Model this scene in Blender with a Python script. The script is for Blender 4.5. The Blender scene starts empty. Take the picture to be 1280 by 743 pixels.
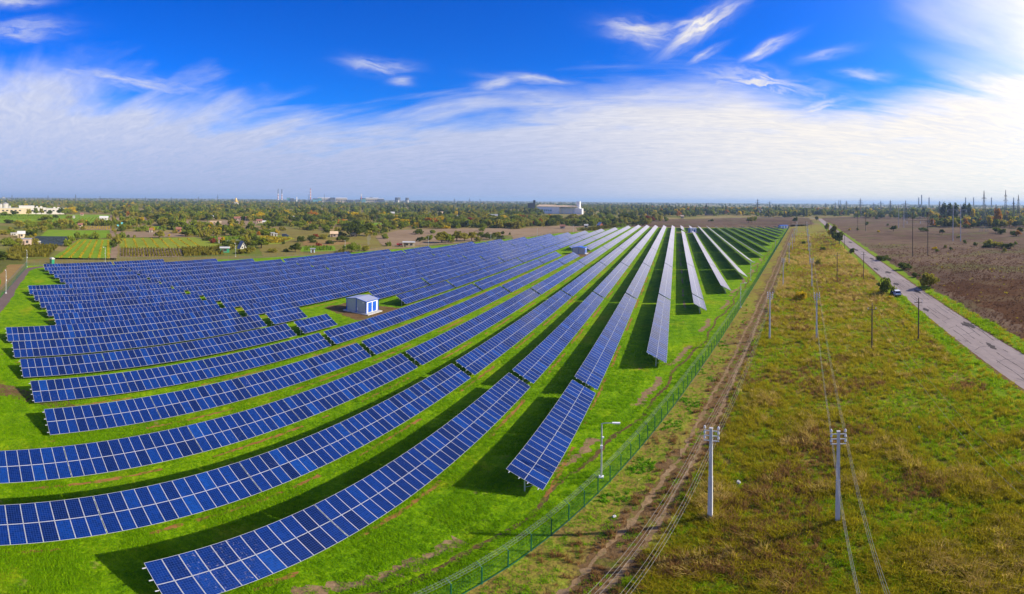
import bpy, math, random
from math import sin, cos, tan, pi, radians, atan2, asin, sqrt, hypot
from mathutils import Vector, Matrix
import numpy as np

random.seed(7)
rng = np.random.default_rng(11)
SC = bpy.context.scene
COL = SC.collection

# ------------------------------------------------------------------ camera (the photograph is a stitched drone panorama)
CAM_H, F, X0, YH, ROLL = 25.8, 576.4, 845.5, 250.5, 0.009
AC = (640 - X0) / F
cam_d = bpy.data.cameras.new('camera')
cam = bpy.data.objects.new('camera', cam_d)
COL.objects.link(cam)
cam_d.type = 'PANO'
cam_d.panorama_type = 'EQUIRECTANGULAR'
cam_d.longitude_min, cam_d.longitude_max = -640 / F, 640 / F
cam_d.latitude_min, cam_d.latitude_max = -(743 - YH) / F, YH / F
cam_d.clip_start, cam_d.clip_end = 0.1, 90000
cam.matrix_world = (Matrix.Translation((0, 0, CAM_H)) @ Matrix.Rotation(-AC, 4, 'Z') @ Matrix.Rotation(radians(90), 4, 'X')
                    @ Matrix.Rotation(ROLL, 4, 'Z'))
SC.camera = cam


def at(px, py, z=0.0):
    """Point of the plane at height z that stands at a measured point of the photograph."""
    phi = (px - X0) / F
    dip = (py - (YH - ROLL * F * sin((px - 640) / F))) / F
    r = (CAM_H - z) / tan(dip)
    return r * sin(phi), r * cos(phi)


def horizon_y(px):
    return YH - ROLL * F * sin((px - 640) / F)


def polar(px, r):
    phi = (px - X0) / F
    return r * sin(phi), r * cos(phi)


# ------------------------------------------------------------------ sun, sky, exposure
SUN_EL, SUN_AZ = radians(30.0), radians(72.0)          # azimuth from +Y towards +X
sun_d = bpy.data.lights.new('sun', 'SUN')
sun_d.energy, sun_d.angle, sun_d.color = 4.9, radians(0.53), (1.0, 0.92, 0.78)
sun = bpy.data.objects.new('sun', sun_d)
COL.objects.link(sun)
SUN_DIR = Vector((sin(SUN_AZ) * cos(SUN_EL), cos(SUN_AZ) * cos(SUN_EL), sin(SUN_EL)))
sun.rotation_euler = SUN_DIR.to_track_quat('Z', 'Y').to_euler()

SC.view_settings.view_transform = 'Standard'
SC.view_settings.look = 'None'
SC.view_settings.exposure = 0.45
SC.view_settings.gamma = 1.0
SC.cycles.use_denoising = True
SC.cycles.max_bounces = 6
SC.cycles.volume_bounces = 0
SC.cycles.transparent_max_bounces = 12


class NT:
    """Small helper that writes node trees."""
    def __init__(s, tree):
        s.t = tree
        tree.nodes.clear()

    def n(s, typ, **kw):
        nd = s.t.nodes.new(typ)
        for k, v in kw.items():
            setattr(nd, k, v)
        return nd

    def put(s, sock, v):
        if v is None:
            return
        if isinstance(v, bpy.types.NodeSocket):
            s.t.links.new(v, sock)
        else:
            sock.default_value = v

    def m(s, op, a, b=None, c=None, clamp=False):
        nd = s.n('ShaderNodeMath', operation=op, use_clamp=clamp)
        s.put(nd.inputs[0], a)
        s.put(nd.inputs[1], b)
        s.put(nd.inputs[2], c)
        return nd.outputs[0]

    def vm(s, op, a, b=None, scale=None):
        nd = s.n('ShaderNodeVectorMath', operation=op)
        s.put(nd.inputs[0], a)
        s.put(nd.inputs[1], b)
        if scale is not None:
            s.put(nd.inputs['Scale'], scale)
        return nd.outputs['Value'] if op in ('DOT_PRODUCT', 'LENGTH', 'DISTANCE') else nd.outputs[0]

    def mix(s, f, a, b, blend='MIX'):
        nd = s.n('ShaderNodeMix', data_type='RGBA', blend_type=blend)
        s.put(nd.inputs[0], f)
        for i, v in ((6, a), (7, b)):
            s.put(nd.inputs[i], (*v, 1) if isinstance(v, tuple) and len(v) == 3 else v)
        return nd.outputs[2]

    def ss(s, x, lo, hi, a=0.0, b=1.0):
        nd = s.n('ShaderNodeMapRange', interpolation_type='SMOOTHSTEP')
        for i, v in enumerate((x, lo, hi, a, b)):
            s.put(nd.inputs[i], v)
        return nd.outputs[0]

    def noise(s, vec, scale, detail=3, rough=0.55, dist=0.0, dim='3D'):
        nd = s.n('ShaderNodeTexNoise', noise_dimensions=dim)
        s.put(nd.inputs['Vector'], vec)
        s.put(nd.inputs['Scale'], scale)
        s.put(nd.inputs['Detail'], detail)
        s.put(nd.inputs['Roughness'], rough)
        s.put(nd.inputs['Distortion'], dist)
        return nd.outputs['Fac']

    def ramp(s, x, stops, interp='LINEAR'):
        nd = s.n('ShaderNodeValToRGB')
        cr = nd.color_ramp
        cr.interpolation = interp
        while len(cr.elements) < len(stops):
            cr.elements.new(0.5)
        for e, (p, c) in zip(cr.elements, stops):
            e.position = p
            e.color = (c, c, c, 1) if isinstance(c, (int, float)) else (*c, 1)
        s.put(nd.inputs[0], x)
        return nd.outputs[0]

    def xyz(s, x, y, z):
        nd = s.n('ShaderNodeCombineXYZ')
        for i, v in enumerate((x, y, z)):
            s.put(nd.inputs[i], v)
        return nd.outputs[0]

    def sep(s, v):
        nd = s.n('ShaderNodeSeparateXYZ')
        s.put(nd.inputs[0], v)
        return nd.outputs


world = bpy.data.worlds.new('World')
SC.world = world
world.use_nodes = True
w = NT(world.node_tree)
sky = w.n('ShaderNodeTexSky', sky_type='NISHITA', sun_disc=False)
sky.sun_elevation, sky.sun_rotation = SUN_EL, SUN_AZ
sky.altitude, sky.air_density, sky.dust_density, sky.ozone_density = 60, 1.0, 0.8, 2.0
d = w.n('ShaderNodeTexCoord').outputs['Generated']
dx, dy, dz = w.sep(d)
el = w.m('MULTIPLY', w.m('ARCSINE', dz), 180 / pi)                       # degrees above the horizon
az = w.m('MULTIPLY', w.m('ARCTAN2', dx, dy), 180 / pi)                   # degrees from +Y towards +X
cosun = w.vm('DOT_PRODUCT', d, tuple(SUN_DIR))
glow = w.m('POWER', w.m('MAXIMUM', cosun, 0.0), 9.0)                      # thin cloud scatters sunlight forward
hs = w.n('ShaderNodeHueSaturation')
w.put(hs.inputs['Color'], sky.outputs[0])
hs.inputs['Saturation'].default_value = 1.5
hs.inputs['Value'].default_value = 1.0
blue = w.mix(1.0, hs.outputs[0], (0.12, 0.95, 2.08), 'MULTIPLY')
# cirrus sheet: noise on a plane high above, so that it draws out into streaks towards the horizon
zz = w.m('ADD', w.m('MAXIMUM', dz, 0.0), 0.10)
plane = w.xyz(w.m('DIVIDE', dx, zz), w.m('DIVIDE', dy, zz), 0.0)
rot = w.n('ShaderNodeMapping')
w.put(rot.inputs['Vector'], plane)
rot.inputs['Rotation'].default_value = (0, 0, radians(25))
rot.inputs['Scale'].default_value = (0.55, 1.5, 1)
streak = w.noise(rot.outputs[0], 1.3, 7, 0.52, 0.7)
puff = w.noise(plane, 0.9, 6, 0.6, 0.4)
fine = w.noise(rot.outputs[0], 5.5, 6, 0.65, 1.6)
edge = w.ramp(w.m('DIVIDE', w.m('ADD', az, 90.0), 150.0),               # height of the sheet's ragged upper edge along the horizon
              [(0.0, .60), (0.05, .60), (0.16, .52), (0.255, .43), (0.33, .42), (0.46, .48), (0.56, .56), (0.65, .58), (0.715, .50), (0.76, .46), (0.85, .62), (1.0, 1.0)])
edge_el = w.m('MULTIPLY', edge, 28.0)
over = w.m('SUBTRACT', edge_el, el)
raw = w.m('ADD', w.m('MULTIPLY', over, 0.16), w.m('ADD', w.m('MULTIPLY', w.m('SUBTRACT', streak, 0.5), 2.1), w.m('MULTIPLY', w.m('SUBTRACT', puff, 0.5), 1.3)))
sheet = w.m('MULTIPLY', w.ss(raw, -0.35, 1.0), w.ss(fine, 0.15, 0.75, 0.86, 1.0))


def wisp(a0, e0, ln, wd, ang, amt):
    """A single torn cirrus streak lying at azimuth a0, elevation e0 (degrees)."""
    ca, sa = cos(radians(ang)), sin(radians(ang))
    da, de = w.m('SUBTRACT', az, a0), w.m('SUBTRACT', el, e0)
    u = w.m('ADD', w.m('MULTIPLY', da, ca), w.m('MULTIPLY', de, sa))
    v = w.m('SUBTRACT', w.m('MULTIPLY', de, ca), w.m('MULTIPLY', da, sa))
    warp = w.noise(w.xyz(w.m('MULTIPLY', u, 0.14), w.m('MULTIPLY', v, 0.30), a0), 1.4, 4, 0.55, 0.6)
    v2 = w.m('ADD', v, w.m('MULTIPLY', w.m('SUBTRACT', warp, 0.5), wd * 1.7))
    q = w.m('ADD', w.m('POWER', w.m('ABSOLUTE', w.m('DIVIDE', u, ln)), 2.0), w.m('POWER', w.m('ABSOLUTE', w.m('DIVIDE', v2, wd)), 2.0))
    body = w.m('EXPONENT', w.m('MULTIPLY', q, -1.7))
    tex = w.noise(w.xyz(w.m('MULTIPLY', w.m('ADD', u, w.m('MULTIPLY', v2, 0.6)), 0.20), w.m('MULTIPLY', v2, 1.15), a0 + 3.0), 1.0, 6, 0.55, 0.0)
    return w.m('MULTIPLY', w.m('MULTIPLY', body, w.ss(tex, 0.22, 0.74)), amt * 1.25)


def px_wisp(x, y, ln, wd, ang, amt):
    return wisp((x - X0) / F * 180 / pi, (horizon_y(x) - y) / F * 180 / pi, ln / F * 180 / pi, wd / F * 180 / pi, ang, amt)


wisps = [px_wisp(875, 28, 62, 14, 33, 1.1), px_wisp(800, 36, 50, 16, -8, 0.85), px_wisp(858, 24, 60, 5, 14, .7), px_wisp(958, 54, 38, 7, 27, 1.0), px_wisp(880, 64, 26, 5, 28, .8),
         px_wisp(470, 84, 44, 11, -6, 0.9), px_wisp(500, 104, 16, 7, 0, .8), px_wisp(665, 99, 60, 6, -5, 0.9), px_wisp(620, 104, 34, 9, 10, .8),
         px_wisp(12, 9, 50, 9, 2, 0.9), px_wisp(25, 47, 62, 14, 3, 0.8), px_wisp(1030, 62, 40, 8, 12, .35), px_wisp(1080, 88, 40, 9, -4, .45),
         px_wisp(1165, 131, 26, 4, -3, .9), px_wisp(950, 100, 90, 18, -8, .9), px_wisp(1010, 132, 60, 10, 14, .9), px_wisp(150, 108, 130, 13, -7, .8)]
tot = wisps[0]
for q in wisps[1:]:
    tot = w.m('MAXIMUM', tot, q)
cover = w.m('MAXIMUM', sheet, tot, clamp=True)
cover = w.m('MAXIMUM', cover, w.ss(w.m('ADD', cosun, w.m('MULTIPLY', w.m('SUBTRACT', streak, 0.5), 0.14)), 0.75, 0.94, 0.0, 0.97))   # bright thin veil round the sun
low = w.ss(el, 0.0, 13.0)
cl_far = w.mix(low, (4.5, 5.1, 7.7), (6.6, 7.0, 8.7))                    # cloud lit from the far side: lavender below, whiter higher up
cl_sun = (10.1, 9.5, 8.7)
cloud = w.mix(w.ss(cosun, -0.10, 0.66), cl_far, cl_sun)
cloud = w.mix(1.0, cloud, w.ss(fine, 0.25, 0.8, 0.92, 1.07), 'MULTIPLY')
skycol = w.mix(cover, blue, cloud)
skycol = w.mix(1.0, skycol, w.mix(glow, (0, 0, 0), (5.6, 5.3, 4.4)), 'ADD')
bg = w.n('ShaderNodeBackground')
w.put(bg.inputs['Color'], skycol)
bg.inputs['Strength'].default_value = 0.073
out = w.n('ShaderNodeOutputWorld')
w.t.links.new(bg.outputs[0], out.inputs['Surface'])

# ------------------------------------------------------------------ builders
class MB:
    """Collects polygons for one mesh."""
    def __init__(s):
        s.v, s.f, s.mi, s.uv = [], [], [], []

    def poly(s, pts, mi=0, uv=None):
        b = len(s.v)
        s.v += [tuple(p) for p in pts]
        s.f.append(tuple(range(b, b + len(pts))))
        s.mi.append(mi)
        s.uv.append(uv)

    def box(s, x0, x1, y0, y1, z0, z1, mi=0, M=None):
        c = [(x0, y0, z0), (x1, y0, z0), (x1, y1, z0), (x0, y1, z0), (x0, y0, z1), (x1, y0, z1), (x1, y1, z1), (x0, y1, z1)]
        if M is not None:
            c = [tuple(M @ Vector(p)) for p in c]
        b = len(s.v)
        s.v += c
        for q in ((0, 3, 2, 1), (4, 5, 6, 7), (0, 1, 5, 4), (1, 2, 6, 5), (2, 3, 7, 6), (3, 0, 4, 7)):
            s.f.append(tuple(b + i for i in q))
            s.mi.append(mi)
            s.uv.append(None)

    def tube(s, p, q, r0, r1=None, n=6, mi=0, cap=True):
        r1 = r0 if r1 is None else r1
        p, q = Vector(p), Vector(q)
        ax = (q - p).normalized()
        u = ax.orthogonal().normalized()
        v = ax.cross(u)
        b = len(s.v)
        for c, r in ((p, r0), (q, r1)):
            for i in range(n):
                a = 2 * pi * i / n
                s.v.append(tuple(c + (u * cos(a) + v * sin(a)) * r))
        for i in range(n):
            j = (i + 1) % n
            s.f.append((b + i, b + j, b + n + j, b + n + i))
            s.mi.append(mi)
            s.uv.append(None)
        if cap:
            s.f.append(tuple(b + i for i in reversed(range(n))))
            s.f.append(tuple(b + n + i for i in range(n)))
            s.mi += [mi, mi]
            s.uv += [None, None]

    def chain(s, pts, r, n=4, mi=0):
        """A tube that follows a polyline."""
        pts = [Vector(p) for p in pts]
        b = len(s.v)
        for k, c in enumerate(pts):
            t = (pts[min(k + 1, len(pts) - 1)] - pts[max(k - 1, 0)]).normalized()
            u = t.cross(Vector((0, 0, 1)))
            u = u.normalized() if u.length > 1e-4 else Vector((1, 0, 0))
            v = t.cross(u)
            for i in range(n):
                a = 2 * pi * i / n
                s.v.append(tuple(c + (u * cos(a) + v * sin(a)) * r))
        for k in range(len(pts) - 1):
            for i in range(n):
                j = (i + 1) % n
                s.f.append((b + k * n + i, b + k * n + j, b + k * n + n + j, b + k * n + n + i))
                s.mi.append(mi)
                s.uv.append(None)

    def lathe(s, prof, n=16, mi=0, c=(0, 0)):
        b = len(s.v)
        for r, z in prof:
            for i in range(n):
                a = 2 * pi * i / n
                s.v.append((c[0] + r * cos(a), c[1] + r * sin(a), z))
        for k in range(len(prof) - 1):
            for i in range(n):
                j = (i + 1) % n
                s.f.append((b + k * n + i, b + k * n + j, b + k * n + n + j, b + k * n + n + i))
                s.mi.append(mi)
                s.uv.append(None)
        s.f.append(tuple(b + (len(prof) - 1) * n + i for i in range(n)))
        s.mi.append(mi)
        s.uv.append(None)

    def mesh(s, name, mats, smooth=False):
        me = bpy.data.meshes.new(name)
        me.from_pydata(s.v, [], s.f)
        for m_ in (mats if isinstance(mats, (list, tuple)) else [mats]):
            me.materials.append(m_)
        me.polygons.foreach_set('material_index', s.mi)
        if any(u is not None for u in s.uv):
            lay = me.uv_layers.new(name='UVMap')
            flat = []
            for f, u in zip(s.f, s.uv):
                flat += [c for p in (u or [(0, 0)] * len(f)) for c in p]
            lay.data.foreach_set('uv', flat)
        if smooth:
            me.polygons.foreach_set('use_smooth', [True] * len(s.f))
        me.update()
        return me

    def obj(s, name, mats, parent=None, loc=(0, 0, 0), rz=0.0, smooth=False):
        return link(name, s.mesh(name, mats, smooth), parent, loc, rz)


def link(name, data, parent=None, loc=(0, 0, 0), rz=0.0):
    o = bpy.data.objects.new(name, data)
    COL.objects.link(o)
    o.location = loc
    o.rotation_euler = (0, 0, rz)
    if parent is not None:
        o.parent = parent
    return o


def tag(o, label, cat, group=None):
    o['label'], o['category'] = label, cat
    if group:
        o['group'] = group
    return o


def thing(name, label, cat, loc=(0, 0, 0), rz=0.0, group=None):
    o = link(name, None, None, loc, rz)
    o.empty_display_size = 0.3
    return tag(o, label, cat, group)


def copy_tree(root, loc, rz=None, label=None, scale=None):
    r = root.copy()
    COL.objects.link(r)
    r.location = loc
    if rz is not None:
        r.rotation_euler = (0, 0, rz)
    if scale is not None:
        r.scale = scale
    if label:
        r['label'] = label
    for ch in list(root.children):
        c = ch.copy()
        COL.objects.link(c)
        c.parent = r
        for g in list(ch.children):
            g2 = g.copy()
            COL.objects.link(g2)
            g2.parent = c
    return r


def setting(o):
    o['kind'] = 'structure'
    return o


def stuff(o):
    o['kind'] = 'stuff'
    return o


_ONES = ['', 'first', 'second', 'third', 'fourth', 'fifth', 'sixth', 'seventh', 'eighth', 'ninth', 'tenth', 'eleventh', 'twelfth', 'thirteenth',
         'fourteenth', 'fifteenth', 'sixteenth', 'seventeenth', 'eighteenth', 'nineteenth']
_TENS = {2: 'twent', 3: 'thirt', 4: 'fort', 5: 'fift', 6: 'sixt', 7: 'sevent', 8: 'eight', 9: 'ninet'}


def nth(k):
    if k < 20:
        return _ONES[k]
    if k >= 100:
        return 'hundred-and-' + nth(k - 100) if k > 100 else 'hundredth'
    t, o = divmod(k, 10)
    return _TENS[t] + ('ieth' if o == 0 else 'y-' + _ONES[o])


# ------------------------------------------------------------------ materials
def pmat(name, col, rough=0.7, metal=0.0, var=0.12, scale=1.5, spec=0.5, bump=0.0, bscale=8.0, streaky=None):
    """Plain coated or raw surface with blotchy wear."""
    m = bpy.data.materials.new(name)
    m.use_nodes = True
    t = NT(m.node_tree)
    pos = t.n('ShaderNodeNewGeometry').outputs['Position']
    if streaky:
        mp = t.n('ShaderNodeMapping')
        t.put(mp.inputs['Vector'], pos)
        mp.inputs['Scale'].default_value = streaky
        pos = mp.outputs[0]
    nz = t.noise(pos, scale, 5, 0.6)
    c = t.mix(1.0, (*col, 1), t.ss(nz, 0.25, 0.75, 1 - var, 1 + var), 'MULTIPLY')
    p = t.n('ShaderNodeBsdfPrincipled')
    t.put(p.inputs['Base Color'], c)
    p.inputs['Roughness'].default_value = rough
    p.inputs['Metallic'].default_value = metal
    p.inputs['Specular IOR Level'].default_value = spec
    if bump:
        b = t.n('ShaderNodeBump')
        b.inputs['Strength'].default_value = bump
        t.put(b.inputs['Height'], t.noise(pos, bscale, 4))
        t.t.links.new(b.outputs[0], p.inputs['Normal'])
    o = t.n('ShaderNodeOutputMaterial')
    t.t.links.new(p.outputs[0], o.inputs[0])
    return m


def ground_mat(name, stops, scales=(0.05, 0.6, 5.0), weights=(0.45, 0.35, 0.2), patch=None, bump=0.35, contrast=1.6, rough=0.95, stretch=(1, 1, 1), rz=0.0, speck=None, far=None):
    """Ground cover: three sizes of noise run through a colour ramp; an optional patch colour comes through in blotches."""
    m = bpy.data.materials.new(name)
    m.use_nodes = True
    t = NT(m.node_tree)
    pos0 = t.n('ShaderNodeNewGeometry').outputs['Position']
    mp = t.n('ShaderNodeMapping')
    t.put(mp.inputs['Vector'], pos0)
    mp.inputs['Rotation'].default_value = (0, 0, rz)
    mp.inputs['Scale'].default_value = stretch
    pos = mp.outputs[0]
    acc = None
    for s_, w_ in zip(scales, weights):
        n_ = t.m('MULTIPLY', t.noise(pos, s_, 6, 0.62, 0.3), w_)
        acc = n_ if acc is None else t.m('ADD', acc, n_)
    v = t.m('ADD', t.m('MULTIPLY', t.m('SUBTRACT', acc, 0.5), contrast * 1.6), 0.5, clamp=True)
    c = t.ramp(v, stops)
    if patch:
        pc, ps, lo, hi, amt = patch
        c = t.mix(t.m('MULTIPLY', t.ss(t.noise(pos, ps, 6, 0.6, 0.4), lo, hi), amt), c, (*pc, 1))
    if speck:
        sc, sscale, lo, hi, amt = speck
        c = t.mix(t.m('MULTIPLY', t.ss(t.noise(pos0, sscale, 3, 0.6), lo, hi), amt), c, (*sc, 1))
    p = t.n('ShaderNodeBsdfPrincipled')
    t.put(p.inputs['Base Color'], c)
    p.inputs['Roughness'].default_value = rough
    p.inputs['Specular IOR Level'].default_value = 0.03
    if bump:
        b = t.n('ShaderNodeBump')
        b.inputs['Strength'].default_value = bump
        b.inputs['Distance'].default_value = 0.25
        t.put(b.inputs['Height'], t.m('ADD', t.noise(pos0, 3.0, 5, 0.65), t.m('MULTIPLY', t.noise(pos0, 0.5, 3), 2.0)))
        t.t.links.new(b.outputs[0], p.inputs['Normal'])
    o = t.n('ShaderNodeOutputMaterial')
    t.t.links.new(p.outputs[0], o.inputs[0])
    return m


def leaf_mat(name, c0, c1, rnd=0.5, trans=0.25):
    """Foliage: colour differs from leaf clump to leaf clump and from plant to plant."""
    m = bpy.data.materials.new(name)
    m.use_nodes = True
    t = NT(m.node_tree)
    g = t.n('ShaderNodeNewGeometry')
    isl = g.outputs['Random Per Island']
    obr = t.n('ShaderNodeObjectInfo').outputs['Random']
    f = t.m('ADD', t.m('MULTIPLY', isl, 1 - rnd), t.m('MULTIPLY', obr, rnd))
    c = t.mix(f, (*c0, 1), (*c1, 1))
    df = t.n('ShaderNodeBsdfDiffuse')
    tr = t.n('ShaderNodeBsdfTranslucent')
    t.put(df.inputs[0], c)
    t.put(tr.inputs[0], c)
    mx = t.n('ShaderNodeMixShader')
    mx.inputs[0].default_value = trans
    t.t.links.new(df.outputs[0], mx.inputs[1])
    t.t.links.new(tr.outputs[0], mx.inputs[2])
    o = t.n('ShaderNodeOutputMaterial')
    t.t.links.new(mx.outputs[0], o.inputs[0])
    return m


def module_glass():
    """Polycrystalline cells behind glass: a 6 by 10 grid of cells with pale gaps, each module a slightly different blue, a few soiled."""
    m = bpy.data.materials.new('module_glass')
    m.use_nodes = True
    t = NT(m.node_tree)
    uv = t.n('ShaderNodeUVMap', uv_map='UVMap').outputs[0]
    ux, uy, _ = t.sep(uv)
    g = t.n('ShaderNodeNewGeometry')
    rnd = t.m('FRACT', t.m('ADD', t.m('MULTIPLY', g.outputs['Random Per Island'], 7.31), t.m('MULTIPLY', t.n('ShaderNodeObjectInfo').outputs['Random'], 5.77)))
    fx = t.m('ABSOLUTE', t.m('SUBTRACT', t.m('FRACT', ux), 0.5))
    fy = t.m('ABSOLUTE', t.m('SUBTRACT', t.m('FRACT', uy), 0.5))
    line = t.m('GREATER_THAN', t.m('MAXIMUM', fx, fy), 0.462)
    cell = t.ramp(rnd, [(0.0, (0.001, 0.006, 0.045)), (0.25, (0.001, 0.011, 0.080)), (0.7, (0.001, 0.017, 0.120)), (0.95, (0.001, 0.025, 0.150)), (1.0, (0.002, 0.038, 0.20))])
    wn = t.n('ShaderNodeTexWhiteNoise', noise_dimensions='3D')
    t.put(wn.inputs['Vector'], t.vm('ADD', t.xyz(t.m('FLOOR', ux), t.m('FLOOR', uy), 0.0), t.xyz(t.m('MULTIPLY', rnd, 91.0), 0.0, 3.0)))
    cell = t.mix(1.0, cell, t.m('ADD', t.m('MULTIPLY', wn.outputs['Value'], 0.45), 0.78), 'MULTIPLY')
    c = t.mix(line, cell, (0.028, 0.065, 0.22, 1))
    pos = g.outputs['Position']
    dirt = t.m('MULTIPLY', t.ss(t.noise(pos, 0.13, 2), 0.62, 0.70), t.ss(t.noise(pos, 5.5, 4, 0.7), 0.60, 0.66))
    c = t.mix(t.m('MULTIPLY', dirt, 0.28), c, (0.5, 0.45, 0.45, 1))
    p = t.n('ShaderNodeBsdfPrincipled')
    t.put(p.inputs['Base Color'], c)
    t.put(p.inputs['Roughness'], t.m('ADD', t.m('MULTIPLY', dirt, 0.4), t.m('ADD', t.m('MULTIPLY', rnd, 0.04), 0.09)))
    p.inputs['IOR'].default_value = 1.30
    p.inputs['Sheen Weight'].default_value = 0.25                         # pale sheen put in for sky reflected at grazing angles
    p.inputs['Sheen Roughness'].default_value = 0.11
    p.inputs['Sheen Tint'].default_value = (1.0, 0.97, 1.0, 1)
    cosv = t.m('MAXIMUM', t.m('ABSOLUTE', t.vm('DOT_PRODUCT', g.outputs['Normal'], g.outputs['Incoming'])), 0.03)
    sky_pale = t.m('MULTIPLY', t.m('SUBTRACT', 1.0, t.m('EXPONENT', t.m('MULTIPLY', t.m('POWER', t.m('DIVIDE', 0.115, cosv), 2.8), -1.0))), 0.62)   # reflected sky painted in as pale colour, stronger the flatter one looks along it
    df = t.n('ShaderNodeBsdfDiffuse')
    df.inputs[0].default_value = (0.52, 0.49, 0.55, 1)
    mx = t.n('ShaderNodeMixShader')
    t.put(mx.inputs[0], sky_pale)
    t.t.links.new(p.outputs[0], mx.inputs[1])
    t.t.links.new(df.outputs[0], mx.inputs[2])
    o = t.n('ShaderNodeOutputMaterial')
    t.t.links.new(mx.outputs[0], o.inputs[0])
    return m


M = {}
M['glass'] = module_glass()
M['alu'] = pmat('module_frame_aluminium', (0.44, 0.44, 0.48), 0.42, 0.0, 0.06, 0.6)
M['backsheet'] = pmat('module_backsheet', (0.55, 0.55, 0.55), 0.7)
M['galv'] = pmat('galvanised_steel', (0.50, 0.52, 0.55), 0.5, 0.4, 0.15, 3)
M['barbed'] = pmat('dull_barbed_wire', (0.20, 0.21, 0.20), 0.6, 0.3, 0.2, 3)
M['concrete'] = pmat('weathered_concrete', (0.46, 0.45, 0.43), 0.9, 0, 0.2, 2, 0.2, 0.3)
M['concrete_pole'] = pmat('spun_concrete', (0.58, 0.57, 0.56), 0.85, 0, 0.12, 2.5, 0.25, 0.2, 12, (3, 3, 0.4))
M['wood'] = pmat('weathered_wood', (0.10, 0.075, 0.055), 0.9, 0, 0.3, 5, 0.2, 0.4, 20, (6, 6, 0.5))
M['porcelain'] = pmat('white_porcelain', (0.72, 0.72, 0.75), 0.25)
M['wire'] = pmat('aluminium_wire', (0.24, 0.23, 0.22), 0.6, 0.1)
M['green_paint'] = pmat('green_powder_coat', (0.005, 0.105, 0.050), 0.5, 0, 0.15)
M['white_paint'] = pmat('white_coated_sheet', (0.78, 0.78, 0.76), 0.5, 0, 0.05)
M['grey_paint'] = pmat('grey_coated_sheet', (0.40, 0.43, 0.46), 0.5, 0, 0.06)
M['blue_paint'] = pmat('blue_coated_sheet', (0.012, 0.10, 0.52), 0.4, 0, 0.08)
M['roof_grey'] = pmat('grey_blue_roof_sheet', (0.36, 0.38, 0.46), 0.45, 0.1, 0.08)
M['dark'] = pmat('dark_opening', (0.02, 0.02, 0.025), 0.5)
M['asphalt'] = None
# ------------------------------------------------------------------ ground and its covers
def fence_x(y):
    return -15.5 + 0.2835 * y


def road_l(y):
    return 29.4 + 0.2744 * y


def road_r(y):
    return 36.9 + 0.2744 * y


M['ground'] = ground_mat('dry_ground', [(0.0, (0.095, 0.085, 0.014)), (0.35, (0.205, 0.155, 0.040)), (0.6, (0.290, 0.205, 0.085)), (1.0, (0.205, 0.225, 0.022))],
                         (0.010, 0.045, 0.6), (0.4, 0.35, 0.25), ((0.110, 0.150, 0.012), 0.012, 0.45, 0.60, 0.85), 0.3, 1.7)
M['lawn'] = ground_mat('mown_green_grass', [(0.0, (0.035, 0.110, 0.002)), (0.4, (0.110, 0.235, 0.002)), (0.7, (0.200, 0.335, 0.003)), (1.0, (0.34, 0.38, 0.008))],
                       (0.06, 0.7, 6.0), (0.28, 0.32, 0.40), ((0.33, 0.29, 0.012), 0.10, 0.54, 0.76, 0.65), 0.8, 2.2, speck=((0.30, 0.19, 0.075), 0.45, 0.66, 0.74, 0.7))
M['meadow'] = ground_mat('autumn_meadow', [(0.0, (0.100, 0.080, 0.016)), (0.3, (0.210, 0.150, 0.035)), (0.5, (0.245, 0.205, 0.035)), (0.75, (0.200, 0.245, 0.018)), (1.0, (0.46, 0.36, 0.12))],
                         (0.05, 0.5, 3.5), (0.28, 0.40, 0.32), ((0.190, 0.115, 0.048), 0.07, 0.50, 0.66, 0.65), 0.8, 2.3)
M['heath'] = ground_mat('brown_heath', [(0.0, (0.062, 0.034, 0.020)), (0.4, (0.108, 0.064, 0.038)), (0.65, (0.155, 0.098, 0.060)), (0.9, (0.150, 0.120, 0.040)), (1.0, (0.22, 0.17, 0.09))],
                        (0.012, 0.09, 1.3), (0.4, 0.35, 0.25), ((0.100, 0.098, 0.022), 0.030, 0.50, 0.66, 0.75), 0.6, 2.2)
M['verge'] = ground_mat('roadside_grass', [(0.0, (0.080, 0.140, 0.008)), (0.5, (0.160, 0.245, 0.008)), (1.0, (0.260, 0.290, 0.020))], (0.15, 1.2, 7.0), (0.35, 0.35, 0.3), ((0.24, 0.18, 0.04), 0.2, 0.58, 0.75, 0.5), 0.5, 1.7)
M['dirt'] = ground_mat('bare_brown_dirt', [(0.0, (0.070, 0.038, 0.014)), (0.5, (0.150, 0.088, 0.036)), (1.0, (0.260, 0.170, 0.085))], (0.3, 1.7, 8.0), (0.35, 0.35, 0.3), ((0.115, 0.160, 0.010), 0.6, 0.5, 0.66, 0.7), 0.5, 1.8)
M['rut'] = ground_mat('trodden_pale_dirt', [(0.0, (0.140, 0.085, 0.036)), (0.5, (0.255, 0.165, 0.080)), (1.0, (0.40, 0.28, 0.155))], (0.4, 2.2, 9.0), (0.35, 0.35, 0.3), ((0.10, 0.14, 0.015), 1.1, 0.55, 0.7, 0.7), 0.4, 1.6)
M['path'] = ground_mat('crushed_stone_path', [(0.0, (0.110, 0.078, 0.066)), (0.5, (0.165, 0.118, 0.100)), (1.0, (0.22, 0.165, 0.14))], (0.2, 2.0, 12.0), (0.3, 0.3, 0.4), None, 0.3, 1.3)
M['drip'] = ground_mat('orange_bare_soil', [(0.0, (0.20, 0.085, 0.020)), (1.0, (0.42, 0.21, 0.07))], (0.3, 1.7, 8.0), (0.35, 0.35, 0.3))
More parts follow.
